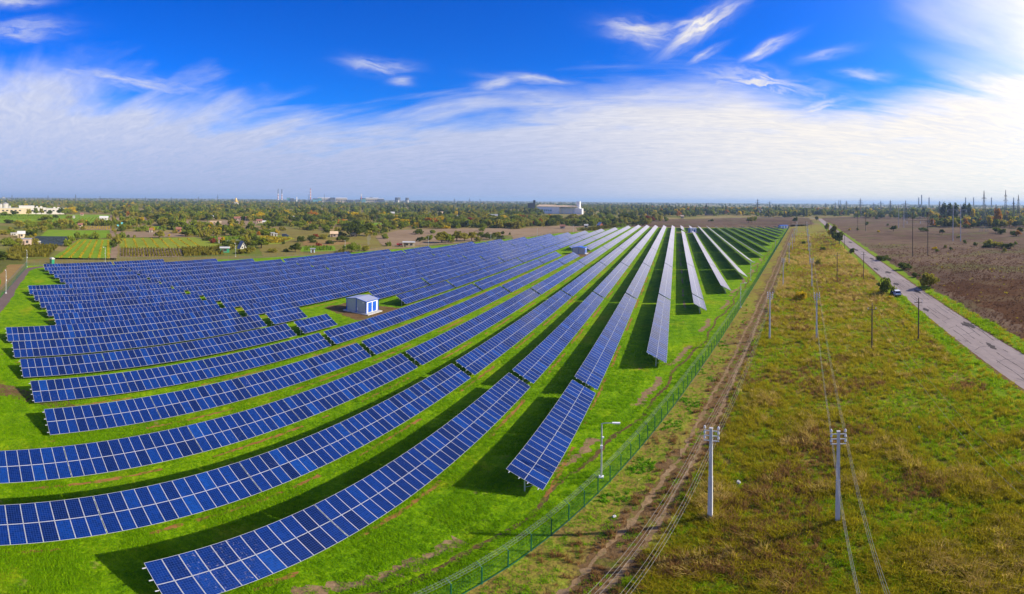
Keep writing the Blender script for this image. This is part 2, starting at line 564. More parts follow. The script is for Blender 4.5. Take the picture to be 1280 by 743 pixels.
M['asphalt'] = ground_mat('old_sunbleached_asphalt', [(0.0, (0.200, 0.160, 0.140)), (0.45, (0.290, 0.236, 0.212)), (0.8, (0.345, 0.285, 0.258)), (1.0, (0.41, 0.345, 0.31))], (0.15, 1.6, 14.0), (0.45, 0.3, 0.25),
                          ((0.085, 0.072, 0.068), 0.35, 0.60, 0.66, 0.45), 0.15, 1.5, 0.85, (1.0, 0.22, 1.0), radians(15.3))


def sheet(name, pts, z, mat, jag=0.0, step=None):
    """A flat ground cover inside a closed outline; jag roughens the outline."""
    P = [Vector((p[0], p[1], 0)) for p in pts]
    if step:
        out_ = []
        for i, p in enumerate(P):
            q = P[(i + 1) % len(P)]
            k = max(1, min(400, int((q - p).length / step)))
            nrm = (q - p).normalized().cross(Vector((0, 0, 1)))
            for j in range(k):
                out_.append(p.lerp(q, j / k) + nrm * (random.uniform(-jag, jag)))
        P = out_
    import mathutils
    tris = mathutils.geometry.tessellate_polygon([P])
    me = bpy.data.meshes.new(name)
    fs = []
    for t_ in tris:
        a, b, c = (P[i] for i in t_)
        fs.append(t_ if (b - a).cross(c - a).z > 0 else (t_[0], t_[2], t_[1]))
    me.from_pydata([(p.x, p.y, 0) for p in P], [], fs)
    me.materials.append(mat)
    return link(name, me, None, (0, 0, z))


def strip(name, line, width, z, mat, jag=0.25, step=0.6, wob=0.0, skip=0.0):
    """A ragged band along a polyline; width may be a number or f(t in metres)."""
    pts = []
    for (a, b) in zip(line[:-1], line[1:]):
        a, b = Vector((*a, 0)), Vector((*b, 0))
        L = (b - a).length
        k = max(1, int(L / step))
        pts += [a.lerp(b, i / k) for i in range(k)]
    pts.append(Vector((*line[-1], 0)))
    mb = MB()
    s_ = 0.0
    ph = random.uniform(0, 9)
    prev = None
    for i, p in enumerate(pts):
        t_ = (pts[min(i + 1, len(pts) - 1)] - pts[max(i - 1, 0)]).normalized()
        nr = Vector((t_.y, -t_.x, 0))
        wd = (width(s_) if callable(width) else width) / 2
        off = wob * sin(s_ * 0.21 + ph) + wob * 0.6 * sin(s_ * 0.57 + ph * 2)
        l_ = p + nr * (off - max(0.03, wd + random.uniform(-jag, jag)))
        r_ = p + nr * (off + max(0.03, wd + random.uniform(-jag, jag)))
        if prev is not None and not (skip and math.sin(s_ * 0.33 + ph) + 0.6 * math.sin(s_ * 0.9 + ph) < skip - 1):
            mb.poly([prev[0], prev[1], r_, l_])
        prev = (l_, r_)
        s_ += step
    return mb.obj(name, mat, None, (0, 0, z))


# the ground: rings that grow outwards to the horizon
mb = MB()
rings = [0, 30, 60, 120, 250, 500, 1000, 2000, 4000, 8000, 16000, 26000]
NSEG = 64
vv = [(0, 0, 0)] + [(r * cos(2 * pi * i / NSEG), r * sin(2 * pi * i / NSEG), 0) for r in rings[1:] for i in range(NSEG)]
ff = [(0, 1 + i, 1 + (i + 1) % NSEG) for i in range(NSEG)]
for k in range(len(rings) - 2):
    for i in range(NSEG):
        a, b = 1 + k * NSEG + i, 1 + k * NSEG + (i + 1) % NSEG
        ff.append((a, a + NSEG, b + NSEG, b))
me = bpy.data.meshes.new('ground')
me.from_pydata(vv, [], ff)
me.materials.append(M['ground'])
setting(link('ground', me))

BACK = [at(*p) for p in ((36, 341.5), (130, 335.2), (230, 332), (300, 329.8), (370, 325), (446, 318.4), (500, 313.8), (548, 309), (600, 303), (634, 299.3), (668, 295.4), (698, 290.9), (722, 288.7), (742, 286.3), (760, 283.8), (778, 281.6), (790, 279.5))] + [(-48, 460), (112, 455)]
lawn_pts = [(fence_x(-30), -30)] + [(fence_x(y), y) for y in (0, 100, 200, 300, 400, 450)] + list(reversed(BACK)) + [(-172, 22.5), (-60, -12), (-40, -30)]
setting(sheet('lawn', lawn_pts, 0.012, M['lawn'], 0.15, 2.5))
ml = [(fence_x(y) + 0.0, y) for y in (-30, 0, 60, 120, 200, 300, 400, 520)]
mr = [(road_l(y) - 2.0, y) for y in (520, 400, 300, 200, 120, 60, 0, -30)]
setting(sheet('meadow', ml + mr, 0.008, M['meadow'], 0.2, 3.0))
setting(sheet('heath', [(road_r(y) + 1, y) for y in (-60, 60, 150, 300, 500, 760)] + [(900, 1150), (1400, 900), (900, 100), (400, -60)], 0.008, M['heath']))
setting(sheet('heath', [(-70, 462), (-40, 470), (110, 462), (160, 520), (226, 760), (160, 800), (60, 720), (-60, 640), (-120, 560)], 0.008, M['heath'], 3.0, 12))
M['burnt'] = ground_mat('dark_reddish_weeds', [(0.0, (0.040, 0.016, 0.007)), (0.5, (0.080, 0.034, 0.013)), (1.0, (0.125, 0.060, 0.024))], (0.03, 0.2, 1.8), (0.35, 0.35, 0.3), ((0.13, 0.085, 0.04), 0.06, 0.5, 0.66, 0.6), 0.5, 1.8)
setting(sheet('dark_weed_patch', [at(*p) for p in ((1178, 347), (1200, 343), (1240, 341), (1300, 339), (1310, 400), (1290, 402), (1262, 392), (1240, 378), (1212, 366), (1190, 356))], .012, M['burnt'], 1.4, 2.0))
setting(sheet('dark_weed_patch', [at(*p) for p in ((1250, 408), (1300, 404), (1310, 428), (1290, 425), (1268, 416))], .013, M['burnt'], 1.0, 1.5))
setting(strip('roadside_verge', [(road_l(y) - 2.0, y) for y in (-30, 300, 560)], lambda s_: 5.6 - min(2.4, s_ * 0.010), 0.020, M['verge'], 0.5, 0.7, 0.5))
setting(strip('roadside_verge', [(road_r(y) + 1.6, y) for y in (-30, 300, 560)], lambda s_: 5.6 - min(2.6, s_ * 0.010), 0.020, M['verge'], 0.5, 0.7, 0.4))
setting(strip('shoulder', [(road_l(y) - 0.15, y) for y in (-30, 300, 700)], 0.9, 0.026, M['dirt'], 0.28, 0.6))
setting(strip('shoulder', [(road_r(y) + 0.15, y) for y in (-30, 300, 700)], 0.9, 0.026, M['dirt'], 0.28, 0.6))
setting(strip('road', [((road_l(y) + road_r(y)) / 2, y) for y in (-40, 100, 250, 420, 700)] + [(226, 728), (226, 752), (216, 770)], 7.15, 0.034, M['asphalt'], 0.06, 0.8))
setting(strip('road', [(214, 772), (150, 762), (60, 752)], 6.5, 0.034, M['asphalt'], 0.06, 2.0))
setting(strip('dirt_track', [(fence_x(y) + 5.0, y) for y in (-28, 100, 200)] + [(fence_x(y) + 4.6, y) for y in (300, 452)], 3.1, 0.014, M['dirt'], 0.7, 0.5, 0.5))
setting(strip('dirt_track', [(fence_x(y) + 4.0, y) for y in (-28, 100, 200, 452)], 0.42, 0.020, M['rut'], 0.2, 0.4, 0.13))
setting(strip('dirt_track', [(fence_x(y) + 5.7, y) for y in (-28, 100, 200, 452)], 0.36, 0.020, M['rut'], 0.2, 0.4, 0.13))
setting(strip('dirt_track', [(fence_x(y) - 3.1, y) for y in (12, 60, 120, 300)], 0.42, 0.018, M['dirt'], 0.15, 0.4, 0.45))
setting(strip('dirt_track', [(fence_x(y) - 4.6, y) for y in (14, 60, 120, 210)], 0.95, 0.017, M['rut'], 0.35, 0.35, 0.5, 0.8))
setting(strip('path', [(-60, -5), (-84, 4), (-104, 10.6), (-130, 17.5), (-156, 25.0), (-162.5, 28.5), (-165.5, 33.5), (-166.5, 42), (-166.5, 70)], 2.9, 0.024, M['path'], 0.18, 0.5, 0.15))
setting(strip('path', [(-64, -2), (-58, 6), (-52, 12.3), (-47.5, 13.2)], lambda s_: 4.2 - s_ * 0.08, 0.022, M['dirt'], 0.3, 0.4, 0.2))
setting(strip('path', [(-150, 20.5), (-104, 7.4), (-80, 0)], 0.35, 0.018, M['rut'], 0.17, 0.4, 0.2, 0.7))

# worn places of the old road: tar patches, long cracks, a paler wheel track
M['tar'] = ground_mat('dark_tar_patch', [(0.0, (0.045, 0.038, 0.036)), (1.0, (0.105, 0.088, 0.082))], (0.5, 3.0, 9.0), (0.3, 0.3, 0.4), None, 0.1, 1.4, 0.8)
for y_, off, wd, ln in ((60, 4.6, 1.0, 5), (74, 6.4, 1.5, 6), (76.5, 5.2, .7, 3), (92, 1.4, 1.2, 4), (112, 5.5, 1.3, 7), (127, 2.0, 1.8, 5), (150, 4.4, 2.2, 6), (158, 1.2, 1.4, 9), (190, 5.0, 1.8, 8), (228, 2.6, 2.0, 10), (275, 4.8, 2.4, 12)):
    setting(strip('road_patch', [(road_l(y_) + off, y_), (road_l(y_ + ln) + off, y_ + ln)], lambda s_, wd=wd, ln=ln: wd * max(.1, sin(pi * min(1, max(0, s_ / ln)))), .040, M['tar'], .22, .3, .1))
for off, y0_, y1_ in ((1.9, 46, 128), (3.7, 50, 210), (5.6, 58, 170), (6.7, 62, 120), (2.8, 90, 260)):
    setting(strip('road_crack', [(road_l(y_) + off, y_) for y_ in (y0_, (y0_ + y1_) / 2, y1_)], .10, .040, M['tar'], .05, .5, .16, .8))
for i in range(22):
    y_ = 48 + i * 7.3 + random.uniform(-2, 2)
    a_ = random.uniform(.4, 3)
    setting(strip('road_crack', [(road_l(y_) + a_, y_), (road_l(y_ + .8) + a_ + 1.6, y_ + .4 + random.uniform(-.8, .8)), (road_l(y_ + 1) + a_ + 3.2, y_ + random.uniform(-1, 1.5))], .09, .0405, M['tar'], .04, .3, .1))

# ------------------------------------------------------------------ the solar rows
TILT, MW, ML_, MP, SUBL, GY0 = radians(30), 0.960, 1.70, 0.981, 11.82, 9.4
ZL = 0.80
SD = Vector((-cos(TILT), 0, sin(TILT)))
ND = Vector((sin(TILT), 0, cos(TILT)))
BASIS = Matrix(((0, SD.x, ND.x, 0), (1, 0, 0, 0), (0, SD.z, ND.z, ZL), (0, 0, 0, 1)))


def slope(u, v, n_=0.0):
    """Point of a table: u along the row, v up the slope, n_ out of the glass."""
    return BASIS @ Vector((u, v, n_))


def row_x(k):
    if k >= -8:
        return -17.95 + 8.35 * k
    return -84.75 + 7.5 * (k + 8)


EXT = {0: [(0, 38)], 1: [(2, 38)], 2: [(5, 38)], 3: [(8, 31.2), (33, 38)], 4: [(10, 31), (33, 38)], 5: [(12, 37.5)], 6: [(15, 37.5)], 7: [(17, 37.5)], 8: [(19, 37.5)],
       9: [(22, 37.5)], 10: [(24, 37.5)], 11: [(26, 37.5)], 12: [(28.5, 37.5)], 13: [(31, 37.5)], 14: [(33.5, 37.5)],
       -1: [(-1, 38)], -2: [(-1, 38)], -3: [(0, 16.5), (18.6, 36.5)], -4: [(0, 16.5), (18.6, 33.7)], -5: [(0, 4.87), (6.85, 31.7)], -6: [(0, 4.87), (6.85, 29.3)], -7: [(0, 27.3)],
       -8: [(0.87, 25.7)], -9: [(0.87, 22.8)], -10: [(0.87, 21)], -11: [(0.87, 19)], -12: [(0.87, 16)], -13: [(1.85, 14)], -14: [(1.85, 12.3)], -15: [(1.85, 8.3)], -16: [(1.85, 7.3)], -17: [(1.85, 5.7)]}
CUTS = [4, 9, 14, 19, 24, 29, 34]


def make_module():
    b, h = 0.017, 0.035
    mb = MB()
    o_ = [(0, 0), (MW, 0), (MW, ML_), (0, ML_)]
    i_ = [(b, b), (MW - b, b), (MW - b, ML_ - b), (b, ML_ - b)]
    for k in range(4):
        j = (k + 1) % 4
        mb.poly([(*o_[k], 0), (*o_[j], 0), (*i_[j], 0), (*i_[k], 0)], 1)
        mb.poly([(*i_[k], 0), (*i_[j], 0), (*i_[j], -.004), (*i_[k], -.004)], 1)
        mb.poly([(*o_[k], -h), (*o_[j], -h), (*o_[j], 0), (*o_[k], 0)], 1)
    mb.poly([(*p, -.004) for p in i_], 0, [(0, 0), (6, 0), (6, 10), (0, 10)])
    mb.poly([(*p, -h) for p in reversed(o_)], 2)
    return mb.mesh('solar_module', [M['glass'], M['alu'], M['backsheet']])


MODULE = make_module()


def mod_u(i):
    """Where module column i starts along the table: a slim joint after every twelfth."""
    return i * MP + (i // 12) * (SUBL - 12 * MP)


_cache = {}


def far_modules(n):
    if ('m', n) not in _cache:
        mb, b = MB(), 0.019
        i = 0
        while i < n:
            j = min(n, (i // 12 + 1) * 12)
            mb.box(mod_u(i), mod_u(j - 1) + MW, 0, 2 * ML_ + .02, -.035, 0, 1)
            i = j
        for i in range(n):
            for r in range(2):
                u, v = mod_u(i), r * (ML_ + .02)
                mb.poly([(u + b, v + b, .003), (u + MW - b + (MP - MW), v + b, .003), (u + MW - b + (MP - MW), v + ML_ - b, .003), (u + b, v + ML_ - b, .003)], 0, [(0, 0), (6, 0), (6, 10), (0, 10)])
        me = mb.mesh('solar_modules', [M['glass'], M['alu']])
        me.transform(BASIS)
        _cache[('m', n)] = me
    return _cache[('m', n)]


def rail_mesh(n):
    if ('r', n) not in _cache:
        mb = MB()
        mb.box(-0.22, mod_u(n - 1) + MW + 0.22, -.035, .035, -.10, -.037)
        me = mb.mesh('rail', M['alu'])
        me.transform(Matrix(((0, SD.x, ND.x, 0), (1, 0, 0, 0), (0, SD.z, ND.z, 0), (0, 0, 0, 1))))
        _cache[('r', n)] = me
    return _cache[('r', n)]


def leg(mb, u, what='all'):
    """One steel post with its rafter and brace at u along the table."""
    top = slope(u, 1.72, -.20)
    if what in ('all', 'post'):
        mb.box(top.x - .05, top.x + .05, u - .04, u + .04, -0.2, top.z)
    if what in ('all', 'rafter'):
        mb.box(-.03 + u, .03 + u, .15, 2 * ML_ - .1, -.19, -.102, 0, BASIS)
    if what in ('all', 'brace'):
        mb.tube((top.x, u + .05, 0.45), slope(u + .05, .62, -.19), .025, n=4)


def legs_at(n):
    L = mod_u(n - 1) + MW
    k = max(2, round(L / 2.95))
    return [0.45 + (L - 0.9) * i / (k - 1) for i in range(k)]


def far_frame(n):
    if ('f', n) not in _cache:
        mb = MB()
        for u in legs_at(n):
            leg(mb, u)
        _cache[('f', n)] = mb.mesh('support_frame', M['galv'])
    return _cache[('f', n)]


for what in ('post', 'rafter', 'brace'):
    mb_ = MB()
    leg(mb_, 0.0, what)
    _cache[what] = mb_.mesh(what, M['galv'])

for k in sorted(EXT, reverse=True):
    x = row_x(k)
    count = 0
    for (s0, s1) in EXT[k]:
        edges = [s0] + [c for c in CUTS if s0 + 0.3 < c < s1 - 0.3] + [s1]
        for a, b in zip(edges[:-1], edges[1:]):
            count += 1
            wide = 0.9 if (a == 4 and -10 <= k <= -5) else 0.30
            y0 = GY0 + a * SUBL + (wide if a == 4 and wide > .5 else (0.15 if a != s0 else 0.0))
            y1 = GY0 + b * SUBL - (0.15 if b != s1 else 0.0)
            n = int((y1 - y0) / (SUBL / 12) + 0.15)
            near_r = min(hypot(x, yy) for yy in np.linspace(max(y0, 2), max(y1, 3), 9))
            rown = (1 - k + 1) if k <= 1 else (k - 1)
            side = 'farms' if k <= 1 else 'road'
            lab = '%s solar table along the %s panel row counted from the fence lamppost towards the %s' % (nth(count), nth(rown), side)
            t = thing('solar_table', lab, 'solar table', (x, y0, 0), 0, 'solar tables standing in long rows')
            for v in (0.36, 1.32, 2.12, 3.06):
                p_ = slope(0, v)
                link('rail', rail_mesh(n), t, (p_.x, 0, p_.z))
            if near_r < 72:
                for i in range(n):
                    for r in range(2):
                        o = bpy.data.objects.new('solar_module', MODULE)
                        COL.objects.link(o)
                        o.parent = t
                        o.matrix_local = Matrix.Translation((0, 0, 0)) @ BASIS @ Matrix.Translation((mod_u(i), r * (ML_ + .02), random.uniform(-.004, .004)))
                for u in legs_at(n):
                    for what in ('post', 'rafter', 'brace'):
                        link(what, _cache[what], t, (0, u, 0))
            else:
                stuff(link('solar_modules', far_modules(n), t))
                stuff(link('support_frame', far_frame(n), t))

for k in range(-9, 2):                                                   # bare drip line under the low edge of a row
    for (s0, s1) in EXT[k]:
        setting(strip('drip_line', [(row_x(k) + .12, GY0 + s0 * SUBL), (row_x(k) + .12, GY0 + min(s1, 16) * SUBL)], .34, .019, M['drip'], .12, .5, .06, .75))
# ------------------------------------------------------------------ transformer kiosks among the rows
def kiosk(loc, rz, label, W=6.0, D=4.3, H=3.05, rise=0.45, roofmat='roof_grey', wallmat='grey_paint', mid=True):
    """Sheet-clad kiosk: gable towards -Y, ridge along Y, twin doors in the +X wall."""
    t = thing('transformer_kiosk', label, 'electrical kiosk', loc, rz)
    mb = MB()
    mb.box(-W / 2 - .7, W / 2 + .9, -D / 2 - .5, D / 2 + .5, -.1, .22)
    mb.obj('plinth', M['concrete'], t)
    mb = MB()
    for y in (-D / 2, D / 2):
        pts = [(-W / 2, y, .35), (W / 2, y, .35), (W / 2, y, H), (0, y, H + rise), (-W / 2, y, H)]
        mb.poly(pts if y < 0 else pts[::-1])
    mb.poly([(-W / 2, D / 2, .35), (-W / 2, -D / 2, .35), (-W / 2, -D / 2, H), (-W / 2, D / 2, H)])
    mb.box(-W / 2 + .05, W / 2 - .05, -D / 2 + .05, D / 2 - .05, .2, .36)
    n_ = 22
    for i in range(n_):                                                   # raised ribs of the cladding
        x = -W / 2 + W * (i + .5) / n_
        mb.box(x - .03, x + .03, -D / 2 - .018, -D / 2, .37, H - .02 + rise * (1 - abs(x) / (W / 2)) - .04)
    mb.obj('wall', M[wallmat], t)
    mb = MB()
    mb.poly([(W / 2, -D / 2, .35), (W / 2, D / 2, .35), (W / 2, D / 2, H), (W / 2, -D / 2, H)])
    mb.obj('door_wall', M['white_paint'], t)
    for s_ in (-1, 1):
        mb = MB()
        yc = s_ * D * .19
        mb.box(W / 2 + .004, W / 2 + .06, yc - .62, yc + .62, .42, 2.62)
        dr = mb.obj('door', M['blue_paint'], t)
        mb = MB()
        for j in range(7):
            mb.box(W / 2 + .062, W / 2 + .08, yc - .42, yc + .42, .62 + j * .09, .67 + j * .09)
        mb.obj('louver', M['blue_paint'], dr)
        mb = MB()
        mb.box(W / 2 + .062, W / 2 + .11, yc - s_ * .5 - .03, yc - s_ * .5 + .03, 1.4, 1.62)
        mb.obj('handle', M['dark'], dr)
    mb = MB()
    e = .22
    for s_ in (-1, 1):
        a, b = (s_ * (W / 2 + e), H - rise * e / (W / 2)), (0, H + rise)
        dn = -.07
        q = [(a[0], -D / 2 - e, a[1]), (a[0], D / 2 + e, a[1]), (b[0], D / 2 + e, b[1]), (b[0], -D / 2 - e, b[1])]
        top = [(x, y, z + .04) for x, y, z in q]
        bot = [(x, y, z + dn) for x, y, z in q]
        mb.poly(top if s_ > 0 else top[::-1])
        mb.poly(bot[::-1] if s_ > 0 else bot)
    mb.obj('roof', M[roofmat], t)
    mb = MB()
    for y in (-D / 2 - e - .02, D / 2 + e + .02):
        for s_ in (-1, 1):
            mb.tube((s_ * (W / 2 + e), y, H - .04), (0, y, H + rise - .01), .075, n=4)
    for s_ in (-1, 1):
        mb.tube((s_ * (W / 2 + e + .02), -D / 2 - e, H - .04), (s_ * (W / 2 + e + .02), D / 2 + e, H - .04), .075, n=4)
    mb.obj('fascia', M['blue_paint'], t)
    for x, y in ((-W / 2, -D / 2), (W / 2, -D / 2), (W / 2, D / 2), (-W / 2, D / 2)) + (((0, -D / 2),) if mid else ()):
        mb = MB()
        mb.box(x - .09, x + .09, y - .09, y + .09, .23, H - .02 + (rise if x == 0 else 0) - .05)
        mb.obj('corner_trim', M['blue_paint'], t)
    mb = MB()
    mb.box(W / 2 - 1.0, W / 2 - .55, -D / 2 - .14, -D / 2 - .02, H - .55, H - .2)
    mb.obj('wall_lamp', M['white_paint'], t)
    mb = MB()
    mb.box(.25, .5, -D / 2 - .12, -D / 2 - .02, .75, 1.3)
    mb.obj('meter_box', M['white_paint'], t)
    return t


kiosk((-65.3, 80.9, 0), 0, 'blue and grey transformer kiosk on the bare patch amid the nearer rows', 5.6, 4.2)
kiosk((-46.5, 219.5, 0), 0, 'blue and grey transformer kiosk far down the rows by a shaded clearing', 6.0, 4.6, roofmat='blue_paint')
kiosk((13.6, 386.5, 0), radians(-70), 'small transformer kiosk in the break of the distant rows', 4.6, 5.6, 3.6)
kiosk((105.5, 446.5, 0), radians(-74), 'long low blue kiosk in the far corner of the fence', 5.0, 8.5, 3.0, roofmat='blue_paint')
setting(sheet('bare_patch', [(-74, 77.4), (-73.5, 85.5), (-60, 88.8), (-53, 88.0), (-52.2, 83), (-54, 76.5), (-62, 73.8)], .016, M['dirt'], .45, .8))
setting(sheet('bare_patch', [(-51.5, 206), (-52, 224), (-41, 229), (-38, 220), (-40, 208)], .016, M['dirt'], .6, 1.0))
setting(sheet('bare_patch', [(0, 380), (0, 393), (22, 391), (22, 379)], .018, M['dirt'], .7, 1.2))
setting(strip('dirt_strip', [(row_x(2) + 3.4, 110), (row_x(2) + 3.2, 380)], .5, .017, M['rut'], .2, .6, .1, .9))

# ------------------------------------------------------------------ fences
PANEL_L, POST_H = 2.26, 1.80


def fence_meshes(mat):
    post = MB()
    post.tube((0, 0, -.2), (0, 0, POST_H), .042, n=6)
    post.box(-.06, .06, -.06, .06, -.1, .06)
    pm = post.mesh('post', mat)
    arm = MB()
    arm.tube((0, 0, POST_H - .02), (0, .36, POST_H + .34), .024, n=4)
    am = arm.mesh('arm', mat)
    pan = MB()
    for z in (0.5, .95, 1.4, 1.74):
        pan.box(.05, PANEL_L - .05, -.0035, .0035, z - .0035, z + .0035)
    for i in range(17):
        x = .08 + (PANEL_L - .16) * i / 16
        pan.box(x - .0027, x + .0027, -.0027, .0027, .08, 1.76)
    pan.box(.05, PANEL_L - .05, -.022, .022, .03, .085)
    return pm, am, pan.mesh('mesh_panel', mat)


def coil_mesh(L):
    """A roll of barbed wire carried by the arms."""
    mb = MB()
    pts = []
    k = int(L / PANEL_L * 9) * 6
    for i in range(k + 1):
        a = i / 6 * 2 * pi
        pts.append((L * i / k, .27 + .21 * sin(a), POST_H + .24 + .21 * cos(a)))
    mb.chain(pts, .005, 3)
    for dy, dz in ((.12, .12), (.24, .23), (.35, .33)):
        mb.chain([(0, dy, POST_H + dz), (L, dy, POST_H + dz)], .006, 3)
    return mb


def fence(pts, name, label, mat, coil_to=120.0, arms=True, group=None):
    t = thing(name, label, 'fence', (*pts[0], 0))
    pm, am, pan = fence_meshes(mat)
    s_done = 0.0
    for a, b in zip(pts[:-1], pts[1:]):
        a, b = Vector((*a, 0)), Vector((*b, 0))
        L = (b - a).length
        k = max(1, round(L / PANEL_L))
        rz = atan2(b.y - a.y, b.x - a.x)
        for i in range(k):
            p = a.lerp(b, i / k) - Vector((*pts[0], 0))
            po = link('post', pm, t, p, rz)
            if arms:
                link('arm', am, po)
            pn = link('mesh_panel', pan, t, p, rz)
            pn.scale = (L / k / PANEL_L, 1, 1)
        cl = min(coil_to, L)
        if arms and cl > 5:
            c = coil_mesh(cl)
            stuff(c.obj('barbed_coil', M['barbed'], t, a - Vector((*pts[0], 0)), rz))
    return t


fence([(fence_x(y), y) for y in (-22, 452)], 'mesh_fence', 'green mesh fence with barbed coil between the solar rows and the dirt track', M['green_paint'], 152)
fence([(-72, -0.6), (-115.6, 12.4), (-165.8, 27.4)], 'mesh_fence', 'green mesh fence beside the crushed stone path by the farm end', M['green_paint'], 90)
M['fence_grey'] = pmat('grey_fence_wire', (0.16, 0.17, 0.14), 0.6, 0.2)
fence(BACK[:7], 'mesh_fence', 'thin grey mesh fence behind the solar rows facing the farm plots', M['fence_grey'], 0, False)
fence(BACK[6:12], 'mesh_fence', 'thin grey mesh fence behind the solar rows facing the scrub belt', M['fence_grey'], 0, False)

# ------------------------------------------------------------------ lamp posts round the field


def lamppost(loc, rz, label, h=6.0):
    t = thing('lamppost', label, 'lamppost', loc, rz, 'lampposts round the solar field')
    mb = MB()
    mb.tube((0, 0, .1), (0, 0, h), .075, .055, 8)
    mb.obj('pole', M['galv'], t)
    mb = MB()
    mb.chain([(0, 0, h - .05), (.08, 0, h + .04), (.25, 0, h + .07), (1.0, 0, h + .1)], .035, 5)
    mb.obj('arm', M['galv'], t)
    mb = MB()
    mb.box(.85, 1.5, -.11, .11, h + .06, h + .15)
    mb.box(.9, 1.45, -.08, .08, h + .03, h + .058)
    mb.obj('lamp_head', M['white_paint'], t)
    mb = MB()
    mb.box(-.2, .2, -.2, .2, -.1, .14)
    mb.obj('footing', M['white_paint'], t)
    mb = MB()
    mb.box(-.10, .10, -.2, -.08, 3.4, 3.75)
    mb.obj('control_box', M['white_paint'], t)
    mb = MB()
    mb.box(.02, .18, -.12, .06, 4.5, 4.62)
    mb.obj('sensor', M['white_paint'], t)
    return t


lamppost((-5.9, 37.3, 0), 0.1, 'tall lamppost on the road side fence beside the closest row ends')
lamppost((15.6, 110.0, 0), 0.1, 'lamppost on the road side fence by the row that runs straight ahead')
lamppost((24.4, 149, 0), 0.1, 'lamppost on the road side fence, second farther than the tall close one')
lamppost((52.5, 240, 0), 0.1, 'lamppost on the road side fence deep along the rows')
for p, lab in (((8, 376), 'lamppost beside the crushed stone path, halfway along it'), ((34, 343), 'lamppost at the fence corner where the stone path bends'),
               ((132, 336), 'lamppost behind the solar rows in front of the yellow striped field'), ((295, 327), 'lamppost behind the solar rows near the green shed'),
               ((432, 320), 'lamppost behind the solar rows near the dense round trees'), ((536, 312), 'lamppost behind the solar rows beside the flat pale house'),
               ((614, 303), 'lamppost behind the solar rows at the end of the scrub belt'), ((672, 296), 'lamppost behind the solar rows short of the industrial hall'), ((717, 289), 'lamppost behind the solar rows in line with the industrial hall')):
    lamppost((*at(*p), 0), pi if p[0] < 50 else -1.0, lab)

# ------------------------------------------------------------------ concrete power line poles with their wires


def concrete_pole(loc, rz, label, h=9.0):
    t = thing('utility_pole', label, 'utility pole', loc, rz, 'concrete poles of the two power lines')
    mb = MB()
    mb.box(-.165, .165, -.135, .135, -.4, h * .5)
    mb.box(-.145, .145, -.115, .115, h * .5 - .001, h - .02)
    mb.v = [((x * (1 - .3 * max(z, 0) / h)), y * (1 - .3 * max(z, 0) / h), z) for x, y, z in mb.v]
    mb.obj('pole', M['concrete_pole'], t)
    mb = MB()
    mb.box(-.125, .125, -.105, .105, h - .02, h + .05)
    mb.obj('cap', M['concrete'], t)
    for j, z in enumerate((h - .30, h - .74, h - 1.18)):
        mb = MB()
        mb.box(-.53, .53, .12, .18, z - .035, z + .035)
        for s_ in (-1, 1):
            mb.tube((s_ * .48, .155, z), (s_ * .48, .155, z + .24), .016, n=4)
        ca = mb.obj('crossarm', M['galv'], t)
        for s_ in (-1, 1):
            mb = MB()
            mb.lathe([(.03, z + .18), (.085, z + .21), (.07, z + .28), (.085, z + .32), (.045, z + .42), (.02, z + .44)], 8, 0, (s_ * .48, .155))
            mb.obj('insulator', M['porcelain'], ca)
    return t


def span(p, q, sag, n=14):
    p, q = Vector(p), Vector(q)
    return [p.lerp(q, i / n) - Vector((0, 0, sag * 4 * (i / n) * (1 - i / n))) for i in range(n + 1)]


PO = dict((k_ + 1, w_) for k_, w_ in enumerate(['first', 'second', 'third', 'fourth', 'fifth', 'sixth', 'seventh', 'eighth']))
PO[9] = 'the one behind the first'
ORD = ['first', 'second', 'third', 'fourth', 'fifth', 'sixth', 'seventh', 'eighth', 'ninth']
LDIR = Vector((14.7, 51.6, 0))
lines = []
for nm, base, far in (('fence', Vector((2.5, 31.3, 0)), 8), ('meadow', Vector((10.8, 29.1, 0)), 8)):
    rz = atan2(LDIR.y, LDIR.x) - pi / 2
    P = [base + LDIR * i for i in range(-1, far)]
    proto = None
    for i, p in enumerate(P):
        if i == 0:                                                        # the pole the spans come from, behind the camera
            i = 9
        lab = 'grey concrete utility pole, %s of the line beside the dirt track' % PO[i] if nm == 'fence' else 'grey concrete utility pole, %s of the line through the open meadow' % PO[i]
        if proto is None:
            proto = concrete_pole(p, rz, lab)
        else:
            copy_tree(proto, p, rz, lab)
    side = Vector((cos(rz), sin(rz), 0))
    k = 0
    for z in (9 + .12, 9 - .32, 9 - .76):
        for s_ in (-1, 1):
            k += 1
            pts = []
            for a, b in zip(P[:-1], P[1:]):
                o_ = side * (.48 * s_) + Vector((0, 0, z)) + Vector((-sin(rz), cos(rz), 0)) * .155
                seg = span(a + o_, b + o_, .55 if z > 8.9 else .65)
                pts += seg if not pts else seg[1:]
            mb = MB()
            mb.chain(pts, .0055, 4)
            tag(mb.obj('overhead_wire', M['wire']), ('%s bare overhead wire, %s side, of the concrete poles %s' % (('top', 'middle', 'lower')[(k - 1) // 2], 'fence' if s_ < 0 else 'road', 'beside the dirt track' if nm == 'fence' else 'through the open meadow')),
                'wire', 'overhead wires beside the track' if nm == 'fence' else 'overhead wires over the meadow')

# ------------------------------------------------------------------ old wooden poles near the road


